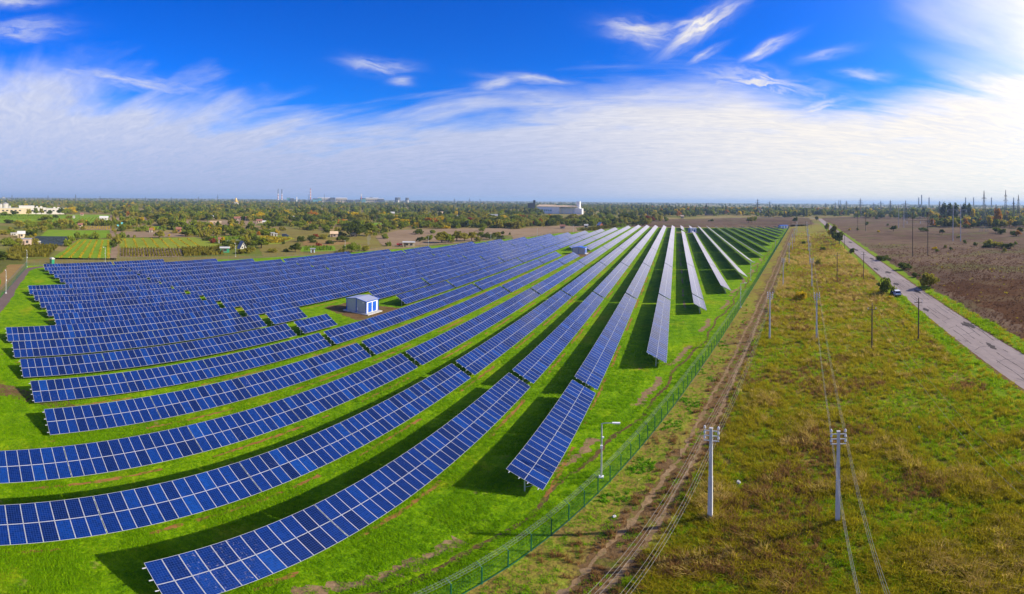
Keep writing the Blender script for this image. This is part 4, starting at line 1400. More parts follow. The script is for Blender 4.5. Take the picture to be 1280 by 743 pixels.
for a in [(1107, 360, 20, 17, 'green', 'bush', 'road', 'bushy green tree on the verge beside the parked white car'), (1049.5, 299.5, 15.5, 12, 'dark', 'round', 'road', 'dark dense tree standing closest in the roadside clump'),
          (1042.8, 292, 16, 7, 'olive', 'poplar', 'road', 'tall slim olive tree in the roadside clump'), (1037, 289.5, 8, 6, 'yellow', 'round', 'road', 'small yellow tree in the roadside clump'), (1034, 283, 10, 6, 'olive', 'round', 'road', 'olive tree at the far end of the roadside clump'),
          (1045, 296, 12, 8, 'dark', 'round', 'road', 'dark tree in the middle of the roadside clump'), (1065.6, 310, 7, 6, 'dark', 'bush', 'road', 'small dark bush alone on the near road verge'), (1131.5, 329.5, 9, 14, 'dark', 'bush', 'road', 'dark flat bush across the road, uphill of the car'),
          (1145.5, 338.5, 6, 8, 'dark', 'bush', 'road', 'small dark bush across the road next to the olive one'), (1163, 351, 19, 21, 'olive', 'bush', 'road', 'thin big olive bush across the road from the white car'), (1106, 318, 7, 15, 'dark', 'bush', 'road', 'low dark bush across the road, farther out'),
          (1000, 368.5, 13, 13, 'yellow', 'bush', 'meadow', 'bright yellow bush in the meadow between the power lines'), (1023, 326, 9, 7, 'olive', 'bush', 'meadow', 'olive bush in the meadow beside the wooden pole'), (1029, 307.5, 5, 7, 'dark', 'bush', 'meadow', 'low dark bush in the meadow'),
          (1006, 299.5, 5, 5, 'dark', 'bush', 'meadow', 'small dark bush between the concrete poles'), (1113, 367, 6, 4, 'yellow', 'bush', 'road', 'small yellow bush at the foot of the tree by the car'), (994, 273, 7, 6, 'dark', 'round', 'road', 'dark lone tree past the far fence corner'),
          (1021, 269.7, 5, 5, 'dark', 'round', 'road', 'dark tree where the road bends away'), (1178, 284.5, 6, 7, 'dark', 'round', 'heath'), (1154, 281.3, 4.5, 12, 'dark', 'bush', 'heath'), (1206, 296, 5, 4, 'green', 'bush', 'heath'), (1219, 298.8, 5, 5, 'dark', 'bush', 'heath'),
          (1182, 302, 4, 3.5, 'olive', 'bush', 'heath'), (1189, 304.5, 4.5, 3.5, 'dark', 'bush', 'heath'), (1172, 306.7, 4, 4.5, 'green', 'bush', 'heath'), (1169, 303.5, 3, 6, 'yellow', 'bush', 'heath'), (1236, 299, 9, 14, 'olive', 'bush', 'heath'), (1233, 300.5, 6, 10, 'dark', 'bush', 'heath'),
          (1248.5, 300.5, 8.5, 12, 'olive', 'bush', 'heath'), (1260, 301, 6.5, 14, 'dark', 'bush', 'heath'), (1256, 305.5, 4.5, 4.5, 'olive', 'bush', 'heath'), (1270, 297, 5, 3.5, 'green', 'bush', 'heath'), (1273.5, 286.3, 7, 6.5, 'orange', 'round', 'heath'), (1266.7, 286, 6.5, 9, 'dark', 'bush', 'heath'),
          (1245, 282.8, 7, 9, 'green', 'round', 'heath'), (1253, 283.5, 6.5, 9, 'dark', 'bush', 'heath'), (1217, 277, 7, 8, 'dark', 'round', 'heath'), (1207, 277, 5, 10, 'dark', 'bush', 'heath'), (1199, 275.5, 4, 5, 'yellow', 'bush', 'heath'), (1198, 289, 4, 5, 'olive', 'bush', 'heath'),
          (1117, 281.8, 7, 8, 'dark', 'round', 'heath'), (1096, 267.5, 4, 4, 'dark', 'round', 'heath'), (1084, 274.5, 4.5, 4, 'dark', 'bush', 'heath'), (1110, 275, 3, 3, 'dark', 'bush', 'heath'), (1072, 281.5, 4, 3, 'olive', 'bush', 'heath'), (1099, 283, 3, 4, 'yellow', 'bush', 'heath'), (1062, 281.5, 3, 3, 'yellow', 'bush', 'heath'),
          (1180, 268.5, 21, 5, 'bluegreen', 'poplar', 'heath'), (1187, 269, 21, 8, 'bluegreen', 'poplar', 'heath'), (1194, 269.5, 21, 6, 'bluegreen', 'poplar', 'heath'), (1205.5, 267, 19, 7, 'bluegreen', 'poplar', 'heath'), (1211, 266, 18, 4, 'bluegreen', 'poplar', 'heath'), (1216, 267.5, 14, 4, 'yellow', 'poplar', 'heath'),
          (1247, 275, 22, 9, 'orange', 'round', 'heath'), (1237, 275, 13, 8, 'yellow', 'round', 'heath'), (1240, 272, 10, 8, 'orange', 'round', 'heath'), (1258, 272, 13, 8, 'olive', 'round', 'heath'), (1262, 275, 9, 8, 'yellow', 'round', 'heath'), (1276, 283, 8, 8, 'dark', 'round', 'heath'), (1270, 276, 9, 9, 'bluegreen', 'round', 'heath'),
          (1144, 262.5, 10, 12, 'green', 'round', 'heath'), (1150, 265, 8, 9, 'green', 'round', 'heath'), (1158, 264.5, 8, 9, 'bluegreen', 'round', 'heath'), (1165, 265, 9, 8, 'yellow', 'round', 'heath'), (1172, 266.5, 8, 8, 'yellow', 'round', 'heath'),
          (936, 273.5, 6.5, 6, 'olive', 'round', 'heath2'), (940, 273.8, 7.5, 7, 'olive', 'round', 'heath2'), (944, 273.5, 7.5, 5, 'green', 'round', 'heath2'), (889, 272.6, 3, 5, 'dark', 'bush', 'heath2'),
          (446, 299.5, 17, 21, 'dark', 'wide', 'scrub', 'broad dense dark green tree left in the round pair'), (464.5, 298, 16.5, 14, 'green', 'round', 'scrub', 'round mid green tree right in the round pair'), (369.5, 320.3, 11, 12, 'dark', 'round', 'scrub', 'round dark tree on its own close behind the panels'),
          (388.5, 305, 7.5, 11, 'dark', 'bush', 'scrub'), (327, 316, 13, 17, 'green', 'round', 'scrub'), (320, 316, 10, 12, 'green', 'round', 'scrub'), (359, 320, 5, 6, 'dark', 'bush', 'scrub'), (376.5, 307, 7, 9, 'dark', 'bush', 'scrub'), (398.5, 312, 4.5, 6.5, 'red', 'bush', 'scrub', 'small reddish bush in front of the dark ones'), (440, 319, 12, 19, 'green', 'wide', 'scrub'),
          (456, 317.5, 7.5, 10, 'olive', 'bush', 'scrub'), (426, 320, 7, 8, 'olive', 'bush', 'scrub'), (552.7, 305.5, 13, 18, 'olive', 'round', 'scrub'), (571.5, 303, 12, 15, 'olive', 'round', 'scrub'), (561, 305, 11, 14, 'green', 'round', 'scrub'), (590, 302, 10.5, 13, 'olive', 'round', 'scrub'), (581, 303, 10, 12, 'olive', 'round', 'scrub'), (536.5, 302.5, 7, 9, 'green', 'bush', 'scrub'),
          (525.8, 304, 6, 8, 'dark', 'bush', 'scrub'), (565, 305, 5, 6, 'olive', 'bush', 'scrub'), (628, 293.5, 4.5, 4.5, 'dark', 'bush', 'scrub'), (620, 294.5, 4, 5, 'dark', 'bush', 'scrub'), (609, 300, 8.5, 15, 'dark', 'wide', 'scrub'), (626, 299.5, 5, 9, 'dark', 'bush', 'scrub'), (523, 295, 6.5, 11, 'dark', 'bush', 'scrub'), (542.5, 293.7, 5.5, 7, 'green', 'bush', 'scrub'),
          (602.5, 289.7, 5, 7, 'green', 'bush', 'scrub'), (562, 285.5, 8.5, 14, 'green', 'round', 'scrub'), (579, 283.7, 9.5, 18, 'green', 'wide', 'scrub'), (514, 284.5, 6, 8, 'green', 'round', 'scrub'), (485, 288.5, 8, 9, 'green', 'bush', 'scrub'), (601, 298, 7, 9, 'green', 'round', 'scrub'), (597, 303, 7, 8, 'olive', 'bush', 'scrub'), (481, 301.5, 6, 9, 'green', 'bush', 'scrub'),
          (199, 305.5, 9.5, 11, 'olive', 'round', 'farm', 'olive brown tree on the striped field edge, alone'), (152, 297, 5, 8, 'dark', 'bush', 'farm'), (191.5, 297.5, 6, 6, 'yellow', 'round', 'farm', 'little yellow tree among the dark bushes'), (175, 297, 5, 9, 'green', 'bush', 'farm'), (232, 302.5, 8, 14, 'green', 'round', 'farm'), (237, 302.5, 6, 7, 'olive', 'bush', 'farm'), (204, 290, 10, 13, 'olive', 'round', 'farm'),
          (225, 294.5, 13, 18, 'green', 'wide', 'farm'), (238, 298, 10, 13, 'green', 'round', 'farm'), (215, 293, 10, 12, 'dark', 'round', 'farm'), (258, 300.5, 8, 13, 'olive', 'wide', 'farm'), (287, 301, 9, 8, 'green', 'round', 'farm', 'light green tree by the grey green field'), (293, 300.5, 8, 10, 'green', 'bush', 'farm'), (303, 300, 8, 9, 'green', 'round', 'farm'), (314, 300, 8, 11, 'olive', 'bush', 'farm'),
          (284, 314.5, 8.5, 14, 'dark', 'bush', 'farm', 'dark bush right behind the green shed'), (291, 318, 7, 8, 'olive', 'bush', 'farm'), (302, 323, 6, 12, 'olive', 'bush', 'farm', 'olive bush in front of the white gabled house'), (312, 322, 8, 14, 'olive', 'bush', 'farm'), (299, 312, 6, 8, 'dark', 'bush', 'farm'), (267, 310.5, 6.5, 7, 'red', 'bush', 'farm', 'reddish bush at the end of the grey green field'), (259, 307.5, 5, 9, 'dark', 'bush', 'farm'),
          (16, 317, 9, 17, 'green', 'bush', 'farm'), (24, 316.5, 9, 12, 'olive', 'bush', 'farm'), (8, 313, 7, 12, 'green', 'bush', 'farm'), (45, 315, 8, 8, 'olive', 'bush', 'farm'), (36, 302.7, 6, 9, 'dark', 'bush', 'farm'), (52.5, 299.5, 8, 9, 'olive', 'round', 'farm'), (24, 295, 10, 14, 'olive', 'round', 'farm'), (40, 294, 9, 14, 'green', 'wide', 'farm'), (53, 293.5, 9, 13, 'olive', 'round', 'farm'),
          (70, 294.5, 7, 10, 'dark', 'round', 'farm'), (81, 294.5, 5, 10, 'green', 'bush', 'farm'), (92, 294.3, 5, 8, 'dark', 'bush', 'farm'), (70, 283, 6, 8, 'dark', 'round', 'farm'), (85, 282, 5, 8, 'olive', 'bush', 'farm'), (108, 290, 5, 7, 'dark', 'bush', 'farm'), (118, 290, 4, 8, 'green', 'bush', 'farm'), (135, 290.5, 7, 9, 'green', 'round', 'farm'), (126, 290.5, 4.5, 9, 'dark', 'bush', 'farm'),
          (4, 333, 9, 24, 'dark', 'bush', 'farm', 'dark bush mass beside the dry patch at the stone path fence'), (18, 334, 7, 18, 'olive', 'bush', 'farm'), (11, 301, 6, 12, 'green', 'bush', 'farm'), (3, 303, 6, 12, 'olive', 'bush', 'farm'), (60, 282.5, 5, 9, 'olive', 'bush', 'farm'), (12, 288.5, 5, 12, 'dark', 'bush', 'farm'),
          (17, 279, 6, 9, 'dark', 'round', 'farm'), (36, 279, 8, 6, 'olive', 'round', 'farm'), (45, 278.5, 9, 7, 'green', 'round', 'farm'), (52, 278, 8, 6, 'olive', 'round', 'farm'), (62, 278, 6, 7, 'dark', 'round', 'farm'), (75, 278, 9, 7, 'dark', 'round', 'farm'), (82, 278, 8, 9, 'green', 'round', 'farm'), (5, 279, 5, 12, 'green', 'bush', 'farm'),
          (350, 288, 5, 9, 'dark', 'bush', 'scrub'), (345, 297, 5, 7, 'yellow', 'bush', 'scrub', 'small golden bush by the two white boxes'), (353, 293.5, 5, 8, 'olive', 'bush', 'scrub'), (375, 291, 8, 10, 'green', 'round', 'scrub'), (392, 292.5, 8, 13, 'green', 'bush', 'scrub'), (383, 292, 6, 9, 'olive', 'bush', 'scrub'), (413, 290, 9, 13, 'green', 'round', 'scrub'), (404, 303, 7, 11, 'olive', 'bush', 'scrub'),
          (424, 299, 7, 14, 'dark', 'bush', 'scrub'), (428, 306, 7, 15, 'dark', 'wide', 'scrub'), (409, 295, 4, 8, 'dark', 'bush', 'scrub'), (396, 301, 5, 6, 'red', 'bush', 'scrub'), (427.5, 291.5, 3.5, 3.5, 'red', 'bush', 'scrub'), (437, 289, 7, 11, 'dark', 'round', 'scrub'), (331, 299, 8, 20, 'green', 'bush', 'scrub'), (341, 321, 5, 11, 'olive', 'bush', 'scrub'), (355, 310.5, 4, 4, 'dark', 'bush', 'scrub'),
          (412, 309, 5, 10, 'dark', 'bush', 'scrub'), (393, 308, 4, 8, 'dark', 'bush', 'scrub'), (360, 318.5, 3, 6, 'olive', 'bush', 'scrub'), (334, 308, 5, 9, 'olive', 'bush', 'scrub')]:
    plant(*a)

# seeded infill of the scrub belt, larger ones first; everything nearer than about 800 m is a plant of its own
BUILT = [(676, 731, 245, 268), (0, 82, 264, 277)]


def free(px, py):
    for b_ in BUILT:
        if b_[0] < px < b_[1] and py < b_[3] + 2 and py > b_[2]:
            return False
    x, y = at(px, py)
    for (_, _, _, X_, Y_, h_, _, _) in PLANTS:
        if (X_ - x) ** 2 + (Y_ - y) ** 2 < (h_ * .45) ** 2:
            return False
    return True


OPEN = [[p for p in pts] for m_, pts in PLOTS if pts[0][1] > 276]


def inside(px, py, pts):
    c = False
    j = len(pts) - 1
    for i in range(len(pts)):
        (xi, yi), (xj, yj) = pts[i], pts[j]
        if (yi > py) != (yj > py) and px < (xj - xi) * (py - yi) / (yj - yi) + xi:
            c = not c
        j = i
    return c


RR = random.Random(5)
cnt = 0
tries = 0
while cnt < 235 and tries < 9000:
    tries += 1
    px = RR.uniform(0, 815)
    lo = 288 if px < 650 else 282
    py = RR.uniform(273.5, lo) if RR.random() < .75 else RR.uniform(273.5, 297)
    if px > 640 and py > 292 - (px - 640) * .075 or px > 470 and py > 300:
        continue
    if any(inside(px, py, o_) for o_ in OPEN) or not free(px, py):
        continue
    kd = RR.choices(['dark', 'green', 'olive', 'yellow', 'orange', 'red'], [30, 32, 28, 6, 3, 2])[0]
    hh = RR.uniform(4.5, 9.5) * (.8 if py > 288 else 1)
    plant(px, py, hh, hh * RR.uniform(1.1, 2.0), kd, RR.choice(['round', 'bush', 'bush', 'wide']), 'farm' if px < 320 else 'scrub')
    cnt += 1

ZT = {'scrub': 'of the scrub belt counted from the white silos', 'farm': 'among the farm plots counted from the white silos', 'heath': 'on the brown heath counted from the road',
      'heath2': 'on the brown strip past the far row ends', 'road': 'by the road', 'meadow': 'in the meadow'}
ZG = {'scrub': 'trees and bushes of the scrub belt', 'farm': 'trees and bushes among the farm plots', 'heath': 'trees and bushes on the heath', 'heath2': 'trees past the far row ends', 'road': 'trees along the road', 'meadow': 'bushes in the meadow'}
PLANTS.sort(key=lambda p: atan2(p[3], p[4]))
tally = {}
for (zone, kd, sh, x, y, h, wr, lab) in PLANTS:
    word = 'bush' if sh == 'bush' else ('poplar' if sh == 'poplar' else ('spreading tree' if sh == 'wide' else 'round tree'))
    key = (zone, kd, word)
    tally[key] = tally.get(key, 0) + (0 if lab else 1)
    label = lab or '%s %s %s %s' % (nth(tally[key]), CN[kd], word, ZT[zone])
    vs = [v for v in range(4) if (sh, v, kd) in PROTO]
    cm, tm = PROTO[(sh, random.choice(vs), kd)]
    base_w = {'round': .98, 'bush': 1.5, 'poplar': .26, 'wide': 2.0}[sh]
    sx = h * wr / base_w * 1.2
    t = thing('bush' if sh == 'bush' else 'tree', label, 'bush' if sh == 'bush' else 'tree', (x, y, 0), random.uniform(0, 6.28), ZG[zone])
    t.scale = (sx, sx, h)
    link('crown', cm, t)
    link('trunk', tm, t)


# ------------------------------------------------------------------ masses nobody could count: far woods, meadow grass, lawn tufts
LIB = bpy.data.collections.new('plant_library')


def scatter(name, pts, idx, rot, scl, sources, label=None):
    """Points that carry copies of the sources; one object of kind stuff."""
    me = bpy.data.meshes.new(name)
    me.vertices.add(len(pts))
    me.vertices.foreach_set('co', np.asarray(pts, np.float32).ravel())
    a = me.attributes.new('pick', 'INT', 'POINT')
    a.data.foreach_set('value', np.asarray(idx, np.int32))
    a = me.attributes.new('turn', 'FLOAT_VECTOR', 'POINT')
    a.data.foreach_set('vector', np.asarray(rot, np.float32).ravel())
    a = me.attributes.new('size', 'FLOAT_VECTOR', 'POINT')
    a.data.foreach_set('vector', np.asarray(scl, np.float32).ravel())
    o = stuff(link(name, me))
    if label:
        o['label'] = label
    lib = bpy.data.collections.new(name + '_sources')
    for i, (m_) in enumerate(sources):
        s_ = bpy.data.objects.new('%s_source_%02d' % (name, i), m_)
        lib.objects.link(s_)
    g = bpy.data.node_groups.new(name + '_spread', 'GeometryNodeTree')
    g.interface.new_socket('Geometry', in_out='INPUT', socket_type='NodeSocketGeometry')
    g.interface.new_socket('Geometry', in_out='OUTPUT', socket_type='NodeSocketGeometry')
    gi, go = g.nodes.new('NodeGroupInput'), g.nodes.new('NodeGroupOutput')
    m2p = g.nodes.new('GeometryNodeMeshToPoints')
    ci = g.nodes.new('GeometryNodeCollectionInfo')
    ci.inputs['Collection'].default_value = lib
    ci.inputs['Separate Children'].default_value = True
    ci.inputs['Reset Children'].default_value = True
    iop = g.nodes.new('GeometryNodeInstanceOnPoints')
    iop.inputs['Pick Instance'].default_value = True
    g.links.new(gi.outputs[0], m2p.inputs['Mesh'])
    g.links.new(m2p.outputs[0], iop.inputs['Points'])
    g.links.new(ci.outputs[0], iop.inputs['Instance'])
    for nm, typ, sock in (('pick', 'INT', 'Instance Index'), ('turn', 'FLOAT_VECTOR', 'Rotation'), ('size', 'FLOAT_VECTOR', 'Scale')):
        na = g.nodes.new('GeometryNodeInputNamedAttribute')
        na.data_type = typ
        na.inputs['Name'].default_value = nm
        g.links.new(na.outputs['Attribute'], iop.inputs[sock])
    g.links.new(iop.outputs[0], go.inputs[0])
    md = o.modifiers.new('spread', 'NODES')
    md.node_group = g
    return o


def far_tree(sh, vi, kd, n_, leaf):
    cm = crown_mesh('crown', M['leaf_' + kd], SHAPES[sh][vi], n_, leaf, 31 + vi)
    return cm


FT = [far_tree('round', 0, 'dark', 150, .17), far_tree('round', 1, 'green', 150, .17), far_tree('round', 0, 'olive', 150, .17), far_tree('bush', 0, 'green', 140, .2), far_tree('bush', 1, 'olive', 140, .2),
      far_tree('round', 1, 'yellow', 150, .17), far_tree('round', 0, 'orange', 150, .17), far_tree('poplar', 0, 'bluegreen', 140, .10), far_tree('wide', 0, 'dark', 170, .2), far_tree('round', 1, 'bluegreen', 150, .17)]


def wood(name, n_, px0, px1, r0, r1, weights, hlo, hhi, keep=None, power=1.0, label=None, clump=.5):
    P, I, R_, S = [], [], [], []
    k = 0
    while k < n_:
        px = rng.uniform(px0, px1)
        r = r0 + (r1 - r0) * rng.random() ** power
        x, y = polar(px, r)
        if clump and sin(x * .021 + 1.3 * sin(y * .013)) + sin(y * .017 + 1.1 * sin(x * .009)) + rng.normal(0, .5) < clump * 2 - 1.4:
            if rng.random() < .85:
                k += .25
                continue
        if keep and not keep(px, r, x, y):
            k += .2
            continue
        h = rng.uniform(hlo, hhi)
        wd = h * rng.uniform(.8, 1.35)
        P.append((x, y, -.2))
        I.append(rng.choice(len(FT), p=np.array(weights) / sum(weights)))
        R_.append((0, 0, rng.uniform(0, 6.28)))
        S.append((wd * (.75 if I[-1] != 7 else 1.1), wd * (.75 if I[-1] != 7 else 1.1), h * (1 if I[-1] != 7 else 1.6)))
        k += 1
    return scatter(name, P, I, R_, S, FT, label)


BY = [(0, 340), (36, 341.5), (130, 335.2), (230, 332), (300, 329.8), (370, 325), (446, 318.4), (500, 313.8), (548, 309), (600, 303), (634, 299.3), (668, 295.4), (698, 290.9), (722, 288.7), (742, 286.3), (760, 283.8), (778, 281.6), (790, 279.5), (840, 277)]


def back_y(px):
    return float(np.interp(px, [b[0] for b in BY], [b[1] for b in BY]))


def clear_left(px, r, x, y):
    py = horizon_y(px) + CAM_H / r * F
    if 676 < px < 731 and 700 < r < 1010:
        return False
    if px < 84 and 560 < r < 760:
        return False
    if py > back_y(px) - 3.5:
        return False
    return not any(inside(px, py, o_) for o_ in OPEN)


wood('far_woodland', 6500, -10, 835, 640, 2600, [14, 20, 20, 14, 14, 2.5, 1.0, 2, 10, 6], 6, 12, clear_left, .8, 'far woodland and gardens on the farm side')
wood('far_woodland', 2000, 60, 835, 400, 760, [12, 20, 20, 20, 20, 1.6, .6, 0, 6, 3], 3.5, 8, clear_left, 1, 'low scrub before the far woodland', .62)
wood('far_woodland', 2600, 800, 1290, 760, 1700, [14, 14, 12, 8, 8, 7, 5, 5, 10, 12], 6, 13, lambda px, r, x, y: (r > 820 + 60 * sin(px * .05)) if px < 1130 else r > 640 + 80 * sin(px * .07), .9, 'tree belt beyond the brown heath', .35)
wood('far_woodland', 3000, -10, 1290, 2400, 7000, [18, 12, 10, 8, 8, 2, 1, 2, 12, 14], 8, 15, None, 1, 'hazy woods near the horizon', .35)
wood('near_scrub', 1050, 30, 800, 235, 520, [16, 20, 22, 24, 24, 2, 1, 0, 6, 0], 1.5, 5, clear_left, 1, 'low bushes scattered over the scrub ground', .55)
wood('far_woodland', 500, 1165, 1300, 500, 760, [12, 12, 14, 10, 10, 10, 8, 3, 6, 12], 5, 10, None, 1, 'scattered trees round the lattice pylons', .7)


# grass tufts
def tuft(seed, n_, h, spread, lean, wd, mat):
    r = random.Random(seed)
    mb = MB()
    for _ in range(n_):
        a, q = r.uniform(0, 2 * pi), spread * sqrt(r.random())
        c = Vector((cos(a) * q, sin(a) * q, -.02))
        hh = h * r.uniform(.5, 1.1)
        d_ = Vector((r.gauss(0, 1), r.gauss(0, 1), 0)) * lean * hh
        s_ = Vector((-d_.y, d_.x, 0)).normalized() * wd * r.uniform(.7, 1.4)
        m_, e_ = c + d_ * .35 + Vector((0, 0, hh * .6)), c + d_ + Vector((0, 0, hh))
        mb.poly([c - s_, c + s_, m_ + s_ * .7, m_ - s_ * .7])
        mb.poly([m_ - s_ * .7, m_ + s_ * .7, e_])
    return mb.mesh('tuft', mat)


M['g_green'] = leaf_mat('green_blades', (0.150, 0.300, 0.004), (0.420, 0.560, 0.009), .6, .6)
M['g_olive'] = leaf_mat('olive_blades', (0.270, 0.235, 0.010), (0.520, 0.440, 0.022), .6, .6)
M['g_straw'] = leaf_mat('straw_blades', (0.440, 0.300, 0.065), (0.70, 0.53, 0.16), .6, .5)
M['g_heath'] = leaf_mat('heath_weeds_brown', (0.110, 0.056, 0.030), (0.210, 0.120, 0.074), .6, .5)
M['g_brown'] = leaf_mat('brown_weeds', (0.200, 0.110, 0.034), (0.400, 0.225, 0.080), .6, .55)
M['g_lawn'] = leaf_mat('lawn_blades', (0.120, 0.320, 0.003), (0.380, 0.600, 0.006), .6, .5)
M['g_weed'] = leaf_mat('weed_leaves', (0.085, 0.260, 0.006), (0.240, 0.460, 0.014), .5, .5)
TF = [tuft(1, 26, .55, .30, .45, .022, M['g_green']), tuft(2, 26, .65, .32, .5, .022, M['g_olive']), tuft(3, 24, .75, .30, .55, .020, M['g_straw']), tuft(4, 22, .70, .30, .4, .026, M['g_brown']),
      tuft(5, 26, .50, .34, .6, .022, M['g_green']), tuft(6, 26, .60, .34, .6, .022, M['g_olive']), tuft(7, 20, .22, .24, .5, .020, M['g_lawn']), tuft(8, 20, .18, .26, .6, .020, M['g_lawn']), tuft(9, 18, .24, .28, .9, .055, M['g_weed']), tuft(10, 24, .60, .34, .45, .026, M['g_heath'])]


def vnoise(x, y, s_, seed):
    """Cheap smooth value noise for arrays."""
    x, y = x * s_, y * s_
    xi, yi = np.floor(x).astype(int), np.floor(y).astype(int)
    fx, fy = x - xi, y - yi
    fx, fy = fx * fx * (3 - 2 * fx), fy * fy * (3 - 2 * fy)

    def hsh(a, b):
        v = np.sin(a * 127.1 + b * 311.7 + seed * 74.7) * 43758.5453
        return v - np.floor(v)
    return (hsh(xi, yi) * (1 - fx) + hsh(xi + 1, yi) * fx) * (1 - fy) + (hsh(xi, yi + 1) * (1 - fx) + hsh(xi + 1, yi + 1) * fx) * fy


def grass(name, n_, region, kinds, smin, smax, label, rmin=18, rmax=150, power=1.5, phi0=-1.48, phi1=.80):
    r = rmin + (rmax - rmin) * rng.random(n_) ** power
    ph = rng.uniform(phi0, phi1, n_)
    x, y = r * np.sin(ph), r * np.cos(ph)
    ok = region(x, y)
    x, y, r = x[ok], y[ok], r[ok]
    a, b, c = vnoise(x, y, .07, 1), vnoise(x, y, .35, 2), vnoise(x, y, .16, 3)
    idx = kinds(a, b, c, x, y)
    keep_ = (idx >= 0) & (rng.random(len(r)) < np.clip((rmax - r) / (rmax - rmin) * 2.2, 0, 1))
    x, y, r, idx, b = x[keep_], y[keep_], r[keep_], idx[keep_], b[keep_]
    k = len(x)
    s_ = rng.uniform(smin, smax, k) * (.7 + .6 * b) * (1 + np.minimum(.55, np.maximum(0, r - 60) / 200))
    pts = np.stack([x, y, np.zeros(k)], 1)
    rot = np.stack([rng.normal(0, .12, k), rng.normal(0, .12, k), rng.uniform(0, 6.28, k)], 1)
    return scatter(name, pts, idx, rot, np.stack([s_, s_, s_ * rng.uniform(.75, 1.2, k)], 1), TF, label)


def fx_(y):
    return -15.5 + .2835 * y


def meadow_kinds(a, b, c, x, y):
    v = a * .22 + b * .42 + rng.random(len(a)) * .42
    k = np.where(v < .35, 0, np.where(v < .47, 4, np.where(v < .67, 1, np.where(v < .80, 5, np.where(v < .95, 2, 3)))))
    return np.where((c > .78) & (rng.random(len(a)) < .45), 3, k)


grass('meadow_grass', 105000, lambda x, y: (x > fx_(y) + 7.2) & (x < 29.4 + .2744 * y - 4.0), meadow_kinds, .55, 1.1, 'rough autumn grass and weeds of the meadow', 3, 150, 1.35, -.55, 1.25)
grass('meadow_grass', 42000, lambda x, y: (x > fx_(y) + 7.2) & (x < 29.4 + .2744 * y - 3.5) & (y > 95), lambda a, b, c, x, y: np.where(rng.random(len(a)) < np.clip(1.6 * b - .25, .1, .95), np.where(a + .5 * rng.random(len(a)) > .8, 2, np.where(rng.random(len(a)) < .7, 3, 5)), np.where(rng.random(len(a)) < .5, 4, 1)), .6, 1.15,
      'autumn grass farther along the meadow', 95, 400, .9, .10, .60)
grass('track_weeds', 40000, lambda x, y: (x > fx_(y) + .3) & (x < fx_(y) + 7.6) & (np.abs(x - fx_(y) - 4.0) > .38) & (np.abs(x - fx_(y) - 5.7) > .35),
      lambda a, b, c, x, y: np.where(x - fx_(y) < 2.9, np.where(b > .62, 8, np.where(rng.random(len(a)) < .55, 7, np.where(b < .3, 3, 6))), np.where(x - fx_(y) > 6.3, np.where(rng.random(len(a)) < .40, 3, np.where(b > .5, 0, 1)), np.where(rng.random(len(a)) < .28, 3, np.where(b > .45, 6, -1)))),
      .5, 1.0, 'weeds between the fence and the ruts of the dirt track', 8, 120, 1.4, -1.15, .3)
grass('lawn_tufts', 110000, lambda x, y: (x < fx_(y) - .3) & (y > -6) & (x > -75) & (np.abs(x - fx_(y) + 3.1) > .3) & ((np.abs(x - fx_(y) + 4.6) > .6) | (rng.random(len(x)) < .25)), lambda a, b, c, x, y: np.where((b > .5) | (rng.random(len(a)) < .35), np.where(rng.random(len(a)) < .5, 6, 7), -1), .45, 1.0, 'short lawn grass between the solar rows', 18, 95, 1.2, -1.5, .1)
grass('verge_grass', 26000, lambda x, y: ((x > 29.4 + .2744 * y - 4.6) & (x < 29.4 + .2744 * y - .3)) | ((x > 36.9 + .2744 * y + .3) & (x < 36.9 + .2744 * y + 4.2)), lambda a, b, c, x, y: np.where(rng.random(len(a)) < .45, 6, np.where(b > .5, 4, np.where(rng.random(len(a)) < .4, 1, 7))), .6, 1.2, 'bright grass on both road verges', 45, 150, 1.0, .25, .85)
grass('heath_weeds', 15000, lambda x, y: (x > 36.9 + .2744 * y + 4.5), lambda a, b, c, x, y: np.where(rng.random(len(a)) < .9, 9, np.where(rng.random(len(a)) < .3, 5, 9)), .35, .7, 'brown weeds of the heath beyond the road', 55, 300, 1.0, .15, .85)
# ------------------------------------------------------------------ houses, halls and works
M['w_cream'] = pmat('cream_render', (0.50, 0.40, 0.26), 0.8, 0, .08, .3)
M['w_white'] = pmat('white_render', (0.48, 0.45, 0.40), 0.8, 0, .06, .3)
M['w_pink'] = pmat('pinkish_block_wall', (0.42, 0.31, 0.25), 0.85, 0, .12, .5)
M['w_brick'] = pmat('red_brick', (0.36, 0.12, 0.065), 0.9, 0, .15, 1)
M['w_blue'] = pmat('pale_blue_cladding', (0.50, 0.62, 0.74), 0.6, 0, .08, .2)
M['w_teal'] = pmat('teal_cladding', (0.08, 0.25, 0.29), 0.6, 0, .1, .05)
M['w_dark'] = pmat('sooty_steel', (0.07, 0.075, 0.085), 0.7, 0, .2, .05)
M['w_green'] = pmat('green_corrugated_sheet', (0.02, 0.24, 0.12), 0.6, 0, .12, .8)
M['r_grey'] = pmat('grey_slate_sheet', (0.27, 0.27, 0.28), 0.8, 0, .12, .3)
M['r_red'] = pmat('red_tile_roof', (0.24, 0.10, 0.065), 0.85, 0, .15, .6)
M['r_white'] = pmat('pale_sheet_roof', (0.50, 0.49, 0.46), 0.6, 0, .08, .4)
M['r_turq'] = pmat('turquoise_sheet', (0.12, 0.45, 0.47), 0.6)
M['r_orange'] = pmat('weathered_orange_roof', (0.58, 0.42, 0.26), 0.8, 0, .12, .3)
M['chim_red'] = pmat('chimney_red_band', (0.42, 0.12, 0.10), 0.8)
M['chim_white'] = pmat('chimney_white_band', (0.66, 0.63, 0.62), 0.8)
M['chim_dark'] = pmat('chimney_dark_concrete', (0.10, 0.11, 0.14), 0.85)
